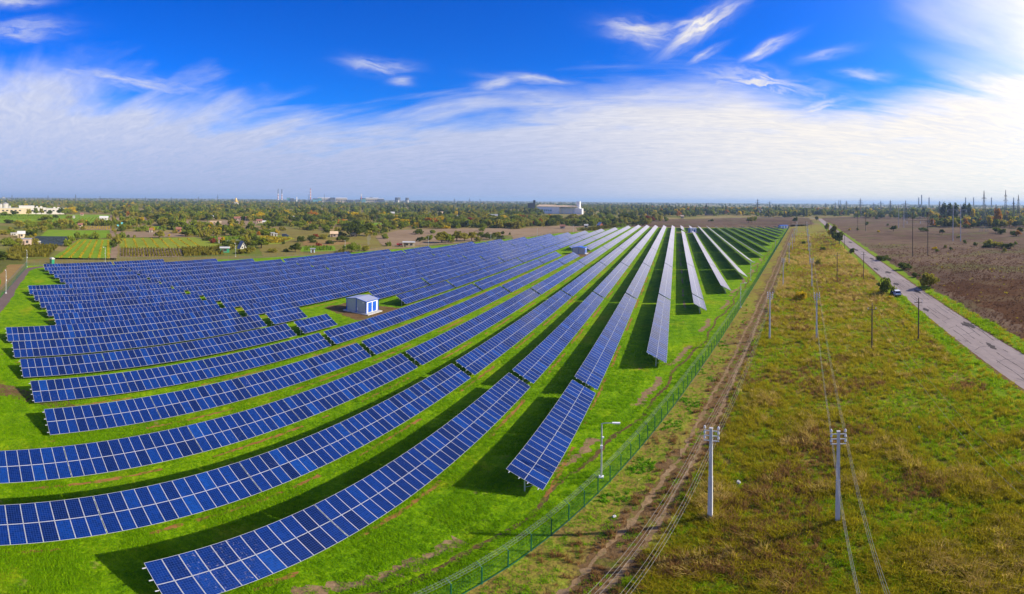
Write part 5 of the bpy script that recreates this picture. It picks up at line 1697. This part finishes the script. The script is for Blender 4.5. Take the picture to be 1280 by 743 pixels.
M['w_hall'] = pmat('bluish_white_cladding', (0.70, 0.78, 0.86), 0.6, 0, .05, .2)
M['w_bright'] = pmat('fresh_white_render', (0.80, 0.80, 0.80), 0.7, 0, .04, .3)
M['gold'] = pmat('gilded_roof', (0.80, 0.52, 0.12), 0.3, 0.6, .05)


def house(px, py, W, H, D, wall, roof, label, cat='house', name='house', pitch=None, rz=None, windows=2, door=True, rise=.35):
    """Gabled or flat house whose long wall looks at the viewer."""
    x, y = at(px, py)
    phi = atan2(x, y)
    t = thing(name, label, cat, (x, y, 0), -phi + (rz or 0))
    pitch = rise if pitch is None else pitch
    mb = MB()
    hw = W / 2
    mb.box(-hw, hw, 0, D, -.2, H)
    if pitch:
        mb.poly([(-hw, 0, H), (-hw, D, H), (-hw, D / 2, H + pitch * D)][::-1])
        mb.poly([(hw, 0, H), (hw, D, H), (hw, D / 2, H + pitch * D)])
    mb.obj('wall', M[wall], t)
    mb = MB()
    o_ = .35
    if pitch:
        for s_ in (-1, 1):
            yb = -o_ if s_ < 0 else D + o_
            zb = H - pitch * o_ * 2
            q = [(-hw - o_, yb, zb), (hw + o_, yb, zb), (hw + o_, D / 2, H + pitch * D), (-hw - o_, D / 2, H + pitch * D)]
            up_, dn_ = [(a, b, c + .1) for a, b, c in q], [(a, b, c - .06) for a, b, c in q]
            mb.poly(up_ if s_ < 0 else up_[::-1])
            mb.poly(dn_[::-1] if s_ < 0 else dn_)
            mb.poly([dn_[0], dn_[1], up_[1], up_[0]])
    else:
        mb.box(-hw - .25, hw + .25, -.3, D + .25, H + .002, H + .28)
    mb.obj('roof', M[roof], t)
    for i in range(windows):
        xc = -hw + W * (i + .6 + (.4 if door else 0)) / (windows + (.8 if door else .2))
        ww, wh = min(1.3, W / windows * .45), min(1.4, H * .45)
        mb = MB()
        mb.box(xc - ww / 2, xc + ww / 2, -.06, -.004, H * .55 - wh / 2, H * .55 + wh / 2)
        f = mb.obj('window', M['dark'], t)
        mb = MB()
        mb.box(xc - ww / 2 - .1, xc + ww / 2 + .1, -.16, -.062, H * .55 - wh / 2 - .1, H * .55 - wh / 2)
        mb.obj('sill', M['w_white'], f)
    if door:
        mb = MB()
        mb.box(-hw + .5, -hw + 1.5, -.05, -.004, 0, min(2.1, H * .8))
        mb.obj('door', M['wood'], t)
    return t


house(33.5, 315.5, 5.2, 3.2, 4, 'w_pink', 'r_grey', 'pinkish block house with flat roof beside the vineyard', pitch=0, windows=1)
house(26.8, 306.5, 4.5, 2.7, 4, 'w_cream', 'r_white', 'small cream house behind the pinkish block house', windows=1)
house(49, 315, 1.6, 1.6, 1.5, 'w_white', 'r_white', 'tiny white hut at the edge of the slate coloured plot', 'hut', 'hut', 0, None, 0)
house(18, 303.5, 4.5, 1.3, 3, 'w_white', 'r_white', 'low whitish shed in bushes near the cream house', 'shed', 'shed', 0, None, 1)
house(130, 283.6, 9.5, 2.9, 5, 'w_white', 'r_white', 'white cottage standing alone in the striped green field', windows=2)
house(102.5, 278, 4.5, 2.4, 4, 'w_pink', 'r_red', 'little pink cottage above the striped green field', windows=1)
house(92.5, 281.5, 2.6, 2.8, 2.5, 'w_white', 'r_white', 'white cube hut left of the little pink cottage', 'hut', 'hut', 0, None, 1, False)
house(100.5, 292.3, 4, 2.2, 3, 'w_cream', 'r_red', 'cream hut with red roof before the brown ridged plot', 'hut', 'hut', windows=1)
house(154, 291, 3.0, 2.4, 3, 'w_white', 'r_turq', 'white hut with turquoise roof beside the farm track', 'hut', 'hut', windows=1)
house(146, 293.5, 2.6, 1.8, 3, 'w_teal', 'r_turq', 'turquoise hut among dark bushes by the farm track', 'hut', 'hut', windows=0)
house(189, 298, 2.2, 2.0, 3, 'w_white', 'r_red', 'tiny white hut beneath the little yellow tree', 'hut', 'hut', windows=0)
house(223.5, 298.5, 3.5, 3.2, 3, 'w_brick', 'r_red', 'rusty brick hut between the garden trees', 'hut', 'hut', windows=1)
house(281.5, 322, 4.2, 2.2, 3.2, 'w_green', 'r_white', 'green sheet metal shed with pale roof by the fence', 'shed', 'shed', .12, None, 1)
house(277, 310.5, 3.0, 2.4, 3, 'w_white', 'r_red', 'whitish hut beside the reddish bush', 'hut', 'hut', windows=1)
house(303.5, 274.5, 9, 4.5, 8, 'w_white', 'r_grey', 'large white house with grey roof in the woodland', windows=3)
house(297.2, 281.5, 8, 2.6, 5, 'w_pink', 'r_red', 'pinkish cottage below the large white house', windows=2)
house(309.8, 281.8, 5, 3.2, 5, 'w_white', 'r_red', 'white cottage beside the pinkish one', windows=1)
house(272, 274.6, 9, 2.4, 5, 'w_white', 'r_turq', 'long low house with turquoise roof', windows=2)
house(266, 280.5, 4, 3.2, 4, 'w_cream', 'r_white', 'cream cottage between woodland trees', windows=1)
house(270, 285.5, 11, 1.6, 4, 'w_cream', 'r_orange', 'low sandy shed at the edge of the brown field', 'shed', 'shed', 0.1, None, 2)
house(330.5, 286, 3.2, 2.6, 3, 'w_white', 'r_white', 'white cottage right of the cream pair', windows=1)
house(324.5, 284.5, 6, 2.6, 4, 'w_cream', 'r_red', 'cream cottage with red roof at the scrub edge', windows=1)
house(341.3, 300, 2.6, 1.9, 2.2, 'w_white', 'r_white', 'left white hut of the pair beside the parked dark van', 'hut', 'hut', 0, None, 0)
house(345, 300.7, 2.2, 1.7, 2.2, 'w_white', 'r_white', 'right white hut of the pair beside the parked dark van', 'hut', 'hut', 0, None, 0)
house(331, 272.5, 9, 2.2, 5, 'w_cream', 'r_orange', 'long sandy roofed house in the woodland', windows=2)
house(363, 279.5, 9, 2.6, 5, 'w_white', 'r_white', 'white roofed house at the woodland edge', windows=2)
house(388, 283, 8, 2.6, 5, 'w_brick', 'r_red', 'red roofed house half hidden by scrub', windows=2)
house(418, 300.5, 5, 2.4, 4, 'w_pink', 'r_orange', 'pinkish roofed cottage beside dark scrub', windows=1)
house(442, 299.5, 4, 1.8, 3, 'w_cream', 'r_white', 'sandy hut at the foot of the broad dark tree', 'hut', 'hut', windows=1)
house(391.5, 320.5, 2.0, 1.9, 2, 'w_blue', 'r_grey', 'small grey cabin behind the panels', 'hut', 'hut', .1, None, 0)
house(511.5, 311, 6.2, 2.4, 4.5, 'w_cream', 'r_white', 'flat pale house directly behind the solar rows', pitch=0.08, windows=2)
house(551.4, 272, 6.5, 5, 6, 'w_white', 'r_orange', 'white house with orange gable in the middle of the woodland', windows=2)
house(505, 266, 11, 5, 7, 'w_white', 'r_grey', 'white house with grey roof under the cooling towers', windows=2)
house(531.7, 265, 8, 6, 7, 'w_pink', 'r_red', 'pale pink house deep in the woodland', windows=2)
house(490.5, 272.5, 7, 4, 6, 'w_cream', 'r_white', 'cream house in woodland left of the orange gable', windows=2)
house(569.3, 275, 6, 3.5, 5, 'w_white', 'r_grey', 'bluish white house in woodland right of the orange gable', windows=1)
house(617.5, 275.5, 10, 5, 7, 'w_white', 'r_grey', 'white house beside the one with the orange roof', windows=2)
house(623.5, 277, 7, 3.5, 6, 'w_cream', 'r_orange', 'cream house with orange roof at the scrub edge', windows=2)
house(533, 280.5, 5, 1.7, 5, 'w_white', 'r_turq', 'low bluish shed, left end of the shed row', 'shed', 'shed', .1, None, 1)
house(538, 280.3, 5, 1.7, 5, 'w_white', 'r_white', 'low whitish shed, middle of the shed row', 'shed', 'shed', .1, None, 1)
house(543, 280.2, 5, 1.7, 5, 'w_cream', 'r_grey', 'low greyish shed, right end of the shed row', 'shed', 'shed', .1, None, 1)
house(658, 265, 18, 4, 9, 'w_cream', 'r_orange', 'low house with broad orange roof left of the big hall', windows=4)
house(703.5, 285, 4.5, 2.4, 4, 'w_white', 'r_red', 'white hut at the edge of the brown field', 'hut', 'hut', windows=1)
house(733, 283, 3.5, 2.2, 3, 'w_white', 'r_white', 'small white hut beyond the row ends', 'hut', 'hut', windows=1)
house(882, 261.5, 9, 11, 9, 'w_brick', 'r_red', 'red brick tower house beyond the brown strip', pitch=.1, windows=3)
house(889.5, 265, 26, 6, 10, 'w_pink', 'r_orange', 'long peach coloured building beside the brick house', 'building', 'building', .05, None, 6)
house(931, 257, 34, 6, 14, 'w_cream', 'r_grey', 'long pale roofed hall in the trees past the row ends', 'building', 'building', .08, None, 6)
house(923, 263.5, 10, 5, 8, 'w_white', 'r_grey', 'white house below the long pale hall', windows=2)
house(811, 263, 24, 4, 10, 'w_blue', 'r_grey', 'long grey blue shed in the trees', 'building', 'building', .12, None, 5)
house(812, 274, 6.5, 2.2, 5, 'w_white', 'r_white', 'white low hut by the scrub end', 'hut', 'hut', .1, None, 1)
house(853, 269.5, 5, 3.5, 5, 'w_cream', 'r_orange', 'orange roofed hut before the brown strip', 'hut', 'hut', windows=1)
house(1011, 256.5, 40, 8, 16, 'w_dark', 'r_grey', 'long grey roofed hall where the road ends', 'building', 'building', .15, None, 6)
house(1027.5, 258, 38, 8, 16, 'w_brick', 'r_red', 'long brown roofed hall where the road ends', 'building', 'building', .15, None, 6)
house(1216, 267.5, 22, 3.6, 9, 'w_blue', 'r_grey', 'long low grey building below the poplars', 'building', 'building', .08, None, 6)
house(913, 262, 6, 5, 6, 'w_cream', 'r_red', 'cream cottage between the peach building and the white house', windows=1)
house(953, 262.5, 14, 4, 8, 'w_blue', 'r_grey', 'bluish low house at the tree belt', windows=3)

# steep white A-shaped cabin
x, y = at(305, 317)
t = thing('gabled_cabin', 'white steep gabled cabin shaped like a tent near the green shed', 'house', (x, y, 0), -atan2(x, y) + .35)
mb = MB()
mb.poly([(-2.3, 0, 0), (2.3, 0, 0), (0, 0, 3.7)])
mb.poly([(2.3, 4, 0), (-2.3, 4, 0), (0, 4, 3.7)])
mb.box(-2.2, 2.2, .02, 3.98, -.2, .02)
mb.obj('wall', M['w_white'], t)
mb = MB()
for s_ in (-1, 1):
    q = [(s_ * 2.6, -.35, -.45), (s_ * 2.6, 4.3, -.45), (0, 4.3, 3.95), (0, -.35, 3.95)]
    mb.poly(q if s_ > 0 else q[::-1])
    mb.poly([(a - s_ * .12, b, c - .08) for a, b, c in (q[::-1] if s_ > 0 else q)])
mb.obj('roof', M['r_grey'], t)
for xx, zz_, ww, hh in ((-.7, .4, .7, .8), (.5, .4, .5, 1.5), (0, 2.1, .5, .6)):
    mb = MB()
    mb.box(xx - ww / 2, xx + ww / 2, -.05, -.004, zz_, zz_ + hh)
    mb.obj('window', M['dark'], t)

# tilted white roof of the gabled shed beyond the rows
x, y = at(752.5, 282)
t = thing('shed', 'white gabled shed with reddish side beyond the row ends', 'shed', (x, y, 0), -atan2(x, y) + .6)
mb = MB()
mb.poly([(-2.6, 0, 0), (2.6, 0, 0), (2.6, 0, 2), (0, 0, 4.6), (-2.6, 0, 2)])
mb.box(-2.55, 2.55, .02, 5, -.2, 2)
mb.obj('wall', M['w_brick'], t)
mb = MB()
for s_ in (-1, 1):
    q = [(s_ * 2.9, -.3, 1.75), (s_ * 2.9, 5.3, 1.75), (0, 5.3, 4.75), (0, -.3, 4.75)]
    mb.poly(q if s_ > 0 else q[::-1])
    mb.poly([(a - s_ * .1, b, c - .1) for a, b, c in (q[::-1] if s_ > 0 else q)])
mb.obj('roof', M['r_white'], t)

# church with gilded roof
x, y = polar(295, 1420)
t = thing('church', 'white church with a gilded tent roof rising from the woodland', 'church', (x, y, 0), -atan2(x, y))
mb = MB()
mb.box(-5.5, 5.5, -5.5, 5.5, 0, 14)
mb.box(-9, 9, 5.51, 20, 0, 9)
mb.obj('wall', M['w_white'], t)
mb = MB()
mb.lathe([(8.2, 13.9), (4.4, 19), (1.6, 23.5), (1.3, 24.2), (1.9, 25), (.2, 27.5)], 8)
mb.obj('spire', M['gold'], t)
for xx in (-2.6, 2.6):
    mb = MB()
    mb.box(xx - .8, xx + .8, -5.62, -5.505, 5, 10)
    mb.obj('window', M['dark'], t)

# cream factory by the silos, far at the farm side
x0_, y0_ = at(-4, 277)
x1_, y1_ = at(80, 276.5)
a, b = Vector((x0_, y0_, 0)), Vector((x1_, y1_, 0))
u = (b - a).normalized()
t = thing('factory', 'long cream factory with white silos behind it', 'factory', a, atan2(u.y, u.x))
L = (b - a).length
mb = MB()
mb.box(0, L * .5, 0, 18, -.2, 8.6)
mb.obj('wall', M['w_cream'], t)
mb = MB()
mb.box(L * .33, L * .56, 4, 26, -.2, 12.0)
mb.box(L * .5, L * .74, 1, 20, -.2, 9.6)
mb.box(L * .74, L, 0, 16, -.2, 8.4)
mb.obj('wall', M['w_white'], t)
mb = MB()
mb.box(-.3, L * .33, -.3, 18.3, 8.61, 9.0)
mb.obj('roof', M['r_white'], t)
mb = MB()
mb.box(L * .33 - .2, L * .56 + .2, 3.8, 26.2, 12.01, 12.4)
mb.obj('roof', M['r_white'], t)
mb = MB()
mb.box(L * .745, L + .3, -.3, 16.3, 8.42, 8.8)
mb.obj('roof', M['r_white'], t)
for i in range(16):
    if 5 < i < 8:
        continue
    mb = MB()
    xx = L * (i + .5) / 16
    mb.box(xx - 1.6, xx + 1.6, -.12, -.006, 4.4, 6.2)
    wi = mb.obj('window', M['dark'], t)
for i, xx in enumerate((L * .60, L * .66, L * .86, L * .92)):
    mb = MB()
    mb.box(xx - 1.5, xx + 1.5, 3, 6, 9.62 if i < 2 else 8.82, 11.8 if i < 2 else 10.6)
    mb.obj('roof_vent', M['w_white'], t)
for px, rr, ht, lab in ((7, 4.8, 14.5, 'broad white grain silo behind the cream factory, the wide one'), (1.0, 2.6, 13.5, 'slim white grain silo at the picture edge'), (12.3, 1.8, 10.5, 'short grey silo beside the broad white one')):
    x, y = polar(px, 745)
    s_ = thing('silo', lab, 'silo', (x, y, 0), 0, 'silos behind the cream factory')
    mb = MB()
    mb.lathe([(rr, 0), (rr, ht * .25), (rr + .05, ht * .25), (rr, ht * .5), (rr + .05, ht * .5), (rr, ht * .75), (rr + .05, ht * .75), (rr, ht)], 20)
    mb.obj('body', M['w_white'], s_)
    mb = MB()
    mb.lathe([(rr + .2, ht), (.5, ht + rr * .38), (.45, ht + rr * .38 + .8)], 20)
    mb.obj('cap', M['r_grey'], s_)
x, y = polar(4.5, 750)
t = thing('elevator_tower', 'thin lattice elevator tower above the silos', 'tower', (x, y, 0))
mb = MB()
for sx in (-1, 1):
    for sy in (-1, 1):
        mb.tube((sx, sy, 0), (sx, sy, 27), .22, n=4)
for z in range(0, 26, 3):
    mb.tube((-1, -1, z), (1, -1, z + 3), .12, n=3)
    mb.tube((1, 1, z), (-1, 1, z + 3), .12, n=3)
stuff(mb.obj('frame', M['lattice'], t))
mb = MB()
mb.box(-2, 2, -2, 2, 23, 24.5)
mb.obj('platform', M['r_grey'], t)

# industrial hall above the panels
x0_, y0_ = polar(671, 930)
x1_, y1_ = polar(728, 893)
a, b = Vector((x0_, y0_, 0)), Vector((x1_, y1_, 0))
u = (b - a).normalized()
L = (b - a).length
t = thing('industrial_hall', 'pale blue industrial hall with sandy roof and a white stack block', 'factory', a, atan2(u.y, u.x))
mb = MB()
mb.box(0, L * .36, 0, 30, -.2, 14)
mb.box(L * .52, L * .86, 6, 34, -.2, 12)
mb.obj('wall', M['w_hall'], t)
mb = MB()
mb.box(L * .36 + .1, L * .52 - .1, -4, 32, -.2, 14.2)
mb.obj('gable_wall', M['w_bright'], t)
mb = MB()
mb.box(L * .84, L, -2, 5.9, -.2, 11)
mb.obj('annex', M['w_bright'], t)
mb = MB()
for xa, xb, ya, yb, z, e in ((-1, L * .36, -1, 31, 14.0, 3.6), (L * .36, L * .88, -5, 35, 14.25, 2.2)):
    ym = (ya + yb) / 2
    mb.poly([(xa, ya, z + .02), (xb, ya, z + .02), (xb, ym, z + e), (xa, ym, z + e)])
    mb.poly([(xa, ym, z + e), (xb, ym, z + e), (xb, yb, z + .02), (xa, yb, z + .02)])
    mb.poly([(xa, ya, z - .3), (xb, ya, z - .3), (xb, ya, z + .02), (xa, ya, z + .02)])
    mb.obj('roof', M['r_orange'], t)
    mb = MB()
mb = MB()
mb.box(L * .85, L * .92, 6.5, 13, 0, 24.5)
mb.obj('stack_block', M['w_bright'], t)
for i in range(7):
    mb = MB()
    xx = L * (.03 + .045 * i)
    mb.box(xx, xx + 3, -.1, -.006, 5, 8)
    mb.obj('window', M['w_teal'], t)
for i in range(3):
    mb = MB()
    xx = L * (.56 + .08 * i)
    mb.box(xx, xx + 5, 5.8, 5.994, 0, 6)
    mb.obj('door', M['w_bright'], t)
x, y = polar(665, 980)
t = thing('mill_tower', 'dark concrete mill tower left of the industrial hall', 'tower', (x, y, 0), .3)
mb = MB()
mb.box(-9, 7, -5, 5, 0, 20)
mb.box(2.5, 7.4, -4, 4, 20.01, 26)
mb.obj('wall', M['w_dark'], t)
mb = MB()
mb.box(2.2, 7.7, -4.3, 4.3, 26.01, 26.6)
mb.obj('roof', M['r_grey'], t)

# steel works on the horizon
D_ = 3000.0


def at_far(px, r=D_):
    return polar(px, r)


def chimney(px, ytop, w_, label, bands, r=D_, mats=('chim_dark', 'chim_red', 'chim_white')):
    x, y = at_far(px, r)
    h = CAM_H + (horizon_y(px) - ytop) / F * r
    t = thing('chimney', label, 'chimney', (x, y, 0), 0, 'factory chimneys along the horizon')
    zs = [0] + [h * b for b, _ in bands]
    for (z0, z1, (b, m_)) in zip(zs[:-1], zs[1:], bands):
        mb = MB()
        mb.tube((0, 0, z0), (0, 0, z1 - .02), w_ * (1.25 - .45 * z0 / h), w_ * (1.25 - .45 * z1 / h), 12)
        mb.obj('shaft' if m_ == 'chim_dark' else 'painted_band', M[m_], t)
    mb = MB()
    mb.tube((0, 0, h), (0, 0, h + 1.2), w_ * .86, w_ * .86, 12)
    mb.obj('rim', M['chim_dark'], t)
    return t


RW = [(.18, 'chim_dark'), (.27, 'chim_white'), (.36, 'chim_red'), (.46, 'chim_white'), (.56, 'chim_red'), (.66, 'chim_white'), (1.0, 'chim_dark')]
chimney(347.6, 241.5, 3.4, 'dark chimney with red and white bands, left one of the close pair', RW)
chimney(352.3, 241.8, 3.4, 'dark chimney with red and white bands, right one of the close pair', RW)
chimney(388, 240.5, 4.0, 'chimney ringed red and white to its top, standing beside the cream works', [(.25, 'chim_dark'), (.4, 'chim_red'), (.5, 'chim_white'), (.6, 'chim_red'), (.7, 'chim_white'), (.8, 'chim_red'), (.9, 'chim_white'), (1.0, 'chim_red')])
chimney(451.5, 246, 3.2, 'pinkish chimney in the middle of the works', [(.4, 'chim_dark'), (.75, 'chim_red'), (1, 'chim_white')])
chimney(370.8, 250.7, 3.4, 'short pale chimney right of the dark close pair', [(1.0, 'chim_white')])
chimney(405.5, 247.6, 1.6, 'thin dark chimney above the teal end of the works', [(1.0, 'chim_dark')])
chimney(385.6, 247.8, 1.2, 'very thin dark mast beside the ringed chimney', [(1.0, 'chim_dark')])
for px, yt, lab in ((1148.4, 239.2, 'left chimney of the hazy trio right of the heath pylons'), (1152, 235.8, 'tallest chimney, middle of the hazy trio'), (1161.3, 239, 'right chimney of the hazy trio'), (1207, 238.7, 'hazy chimney, first of the spaced four'), (1217, 238.5, 'hazy chimney, second of the spaced four'),
                    (1239.3, 238.5, 'hazy chimney, third of the spaced four, between big pylons'), (1267, 238.2, 'hazy chimney, fourth of the spaced four'), (1048.5, 244, 'left one of two slim far chimneys over the road end'), (1050.7, 244, 'right one of two slim far chimneys over the road end')):
    chimney(px, yt, 3.8 if px > 1100 else 2.6, lab, [(1.0, 'chim_dark')], 2950)


def block(t, px0, px1, ytop, depth, mat, name, r=D_, off=0, roof=None, gable=0):
    """A works building between two bearings, its height read at that distance."""
    a, b = Vector((*polar(px0, r + off), 0)), Vector((*polar(px1, r + off), 0))
    u = (b - a).normalized()
    L = (b - a).length
    h = CAM_H + (horizon_y(px0) - ytop) / F * r
    mb = MB()
    Mx = Matrix.Translation(a - t.location) @ Matrix.Rotation(atan2(u.y, u.x), 4, 'Z')
    mb.box(0, L, 0, depth, 0, h, 0, Mx)
    o = mb.obj(name, M[mat], t)
    if roof:
        mb = MB()
        mb.box(-1, L + 1, -1, depth + 1, h + .01, h + 2.2, 0, Mx)
        if gable:
            q = [Mx @ Vector(p) for p in ((0, 2, h + 2.2), (L, 2, h + 2.2), (L, depth / 2, h + 2.2 + gable), (0, depth / 2, h + 2.2 + gable))]
            mb.poly(q)
            q = [Mx @ Vector(p) for p in ((0, depth / 2, h + 2.2 + gable), (L, depth / 2, h + 2.2 + gable), (L, depth - 2, h + 2.2), (0, depth - 2, h + 2.2))]
            mb.poly(q)
        mb.obj('roof', M[roof], o)
    return o, Mx, L, h


def works(name, px, label, cat, blocks, r=D_):
    t = thing(name, label, cat, (*polar(px, r), 0))
    for (p0, p1, yt, dp, m_, off, rf, gb, nw) in blocks:
        o, Mx, L, h = block(t, p0, p1, yt, dp, m_, 'wall', r, off, rf, gb)
        for i in range(nw):
            mb = MB()
            xx = L * (i + .5) / nw
            mb.box(xx - L / nw * .33, xx + L / nw * .33, -.8, -.05, h * .45, h * .78, 0, Mx)
            mb.obj('window', M['w_dark'], o)
    return t


works('power_house', 366, 'dark and teal boiler house between the chimneys', 'factory', [(355, 358.5, 255.3, 30, 'w_dark', 0, None, 0, 0), (358.5, 363, 252.3, 40, 'w_teal', 10, 'r_grey', 0, 0), (363, 367.5, 252.8, 40, 'w_dark', 0, None, 0, 2), (360, 366, 257.3, 30, 'w_white', -80, 'r_white', 0, 0), (366.5, 376, 257, 30, 'w_cream', -60, 'r_white', 0, 4), (367, 369, 255, 30, 'w_dark', -30, None, 0, 0)])
works('steel_works', 415, 'long cream and teal steel works hall on the horizon', 'factory', [(379, 386, 255.4, 60, 'w_dark', 20, None, 0, 0), (391, 397, 253.6, 60, 'w_teal', 0, 'w_dark', 4, 0), (397, 402, 252.0, 60, 'w_teal', 20, 'r_white', 3, 0), (402, 413, 252.4, 80, 'w_cream', 40, 'r_white', 6, 5), (413, 419, 251.5, 50, 'w_dark', 0, 'w_dark', 0, 0), (419.5, 434, 252.3, 80, 'w_cream', 40, 'r_white', 6, 7), (434, 441.5, 254.0, 60, 'w_dark', 30, 'r_grey', 0, 2), (404, 412, 256.6, 40, 'w_dark', -40, None, 0, 0)])
works('rolling_mill', 465, 'pale rolling mill with dark ends right of the steel works', 'factory', [(444.5, 450, 253.2, 50, 'w_dark', 0, None, 0, 0), (450, 457, 252.0, 60, 'w_teal', 20, 'w_dark', 3, 0), (457, 473.5, 251.9, 80, 'w_cream', 40, 'r_white', 7, 6), (473.5, 480, 252.0, 60, 'w_dark', 20, 'r_white', 2, 2), (462, 466, 249.8, 30, 'w_dark', 70, None, 0, 0)])
for px, w_, lab in ((497.2, 20.5, 'wide dark cooling tower, left one of the two'), (509, 13.5, 'narrower cooling tower, right one of the two')):
    x, y = at_far(px, 2900)
    h = CAM_H + (horizon_y(px) - 249.6) / F * 2900
    t = thing('cooling_tower', lab, 'cooling tower', (x, y, 0), 0, 'cooling towers on the horizon')
    mb = MB()
    mb.lathe([(w_, 0), (w_ * .93, h * .35), (w_ * .87, h * .7), (w_ * .88, h * .92), (w_ * .9, h), (w_ * .82, h), (w_ * .8, h * .85)], 24)
    mb.obj('shell', M['chim_dark'], t, (0, 0, 0), 0, True)
    mb = MB()
    x2 = Vector((-x, -y, 0)).normalized() * (w_ + 3)
    mb.box(x2.x - 7, x2.x + 7, x2.y - 5, x2.y + 5, 0, h * .55)
    mb.obj('pump_house', M['w_white'], t)

# dark van, green booth, red vehicle
x, y = at(357, 301)
t = thing('parked_van', 'dark blue van parked at the edge of the brown field', 'van', (x, y, 0), -atan2(x, y))
mb = MB()
prof = [(-2.3, .35), (2.3, .35), (2.35, 1.0), (1.5, 1.15), (.9, 1.85), (-2.2, 1.9), (-2.35, 1.1)]
for y_, fl in ((-.9, 1), (.9, -1)):
    q = [(a, y_, b) for a, b in prof]
    mb.poly(q if fl > 0 else q[::-1])
for i in range(len(prof)):
    (a, b), (c, d_) = prof[i], prof[(i + 1) % len(prof)]
    mb.poly([(a, -.9, b), (a, .9, b), (c, .9, d_), (c, -.9, d_)])
mb.obj('body', pmat('dark_blue_van_paint', (0.03, 0.045, 0.09), .3), t)
for a in (-1.5, 1.5):
    for s_ in (-.86, .86):
        mb = MB()
        mb.tube((a, s_ - .1, .33), (a, s_ + .1, .33), .34, n=12)
        mb.obj('wheel', M['dark'], t)
mb = MB()
mb.box(-1.9, .7, -.93, -.905, 1.2, 1.7)
mb.obj('window', M['car_glass'], t)
x, y = at(65.5, 339.5)
t = thing('booth', 'small green booth with a white roof by the corner of the grey fence', 'booth', (x, y, 0), .4)
mb = MB()
mb.box(-.75, .75, -.6, .6, 0, 2.05)
mb.obj('wall', M['w_green'], t)
mb = MB()
mb.box(-.85, .85, -.7, .7, 2.06, 2.5)
mb.box(-.5, .5, -.4, .4, 2.5, 2.7)
mb.obj('roof', M['r_white'], t)
mb = MB()
mb.box(-.4, .4, -.64, -.605, .1, 1.9)
mb.obj('door', M['green_paint'], t)
x, y = at(499.8, 310.5)
t = thing('trailer', 'red farm trailer beside the flat pale house', 'trailer', (x, y, 0), -atan2(x, y))
mb = MB()
mb.box(-1.5, 1.5, -.8, .8, .7, 1.6)
mb.box(-1.42, 1.42, -.72, .72, 1.6, 1.62)
mb.obj('body', M['tail_red'], t)
for s_ in (-.9, .9):
    mb = MB()
    mb.tube((0, s_ - .1, .4), (0, s_ + .1, .4), .4, n=12)
    mb.obj('wheel', M['dark'], t)

# bonfire smoke beyond the fence
x, y = at(461, 310.5)
mb = MB()
mb.lathe([(.5, .2), (.9, 1.2), (.8, 2.4), (1.2, 3.6), (1.3, 5.0), (.6, 6.4)], 12)
mb.f.append(tuple(reversed(range(12))))
mb.mi.append(0)
mb.uv.append(None)
mb.v = [(px_ + .13 * max(pz - 2, 0) ** 1.3 * .8, py_, pz) for px_, py_, pz in mb.v]
sm = bpy.data.materials.new('smoke')
sm.use_nodes = True
t_ = NT(sm.node_tree)
pv = t_.n('ShaderNodeVolumePrincipled')
pv.inputs['Color'].default_value = (.72, .80, .95, 1)
pv.inputs['Density'].default_value = .06
t_.t.links.new(pv.outputs[0], t_.n('ShaderNodeOutputMaterial').inputs['Volume'])
o = stuff(mb.obj('smoke', sm, None, (x, y, 0)))
o['label'] = 'thin bluish bonfire smoke rising beyond the fence'

# rubble and litter in the grass
for i, (px, py, s_, lab) in enumerate(((926, 600, .32, 'pale flat chunk of rubble lying right of the closest concrete pole'), (1026, 353, .5, 'white scrap of sheeting in the meadow past the yellow bush'), (1151, 528, .3, 'small pale stone in the meadow before the road'), (772, 645, .22, 'pale hose offcut beside the dirt track ruts'))):
    x, y = at(px, py)
    mb = MB()
    r = random.Random(i)
    ring_ = [(cos(k * pi / 4) * s_ * r.uniform(.6, 1.1), sin(k * pi / 4) * s_ * r.uniform(.4, .8)) for k in range(8)]
    top_ = [(a * .7, b * .7, s_ * r.uniform(.35, .6)) for a, b in ring_]
    low_ = [(a, b, 0) for a, b in ring_]
    for k in range(8):
        j = (k + 1) % 8
        mb.poly([low_[k], low_[j], top_[j], top_[k]])
    mb.poly(top_)
    tag(mb.obj('rubble', M['concrete'], None, (x, y, .12), r.uniform(0, 3)), lab, 'rubble')
# ------------------------------------------------------------------ the air
hz = bpy.data.materials.new('haze')
hz.use_nodes = True
t_ = NT(hz.node_tree)
pv = t_.n('ShaderNodeVolumePrincipled')
pv.inputs['Color'].default_value = (0.50, 0.71, 1.0, 1)
pv.inputs['Density'].default_value = 0.00013
pv.inputs['Anisotropy'].default_value = 0.1
t_.t.links.new(pv.outputs[0], t_.n('ShaderNodeOutputMaterial').inputs['Volume'])
mb = MB()
mb.box(-26500, 26500, -26500, 26500, -1.0, 97)
stuff(mb.obj('haze', hz))
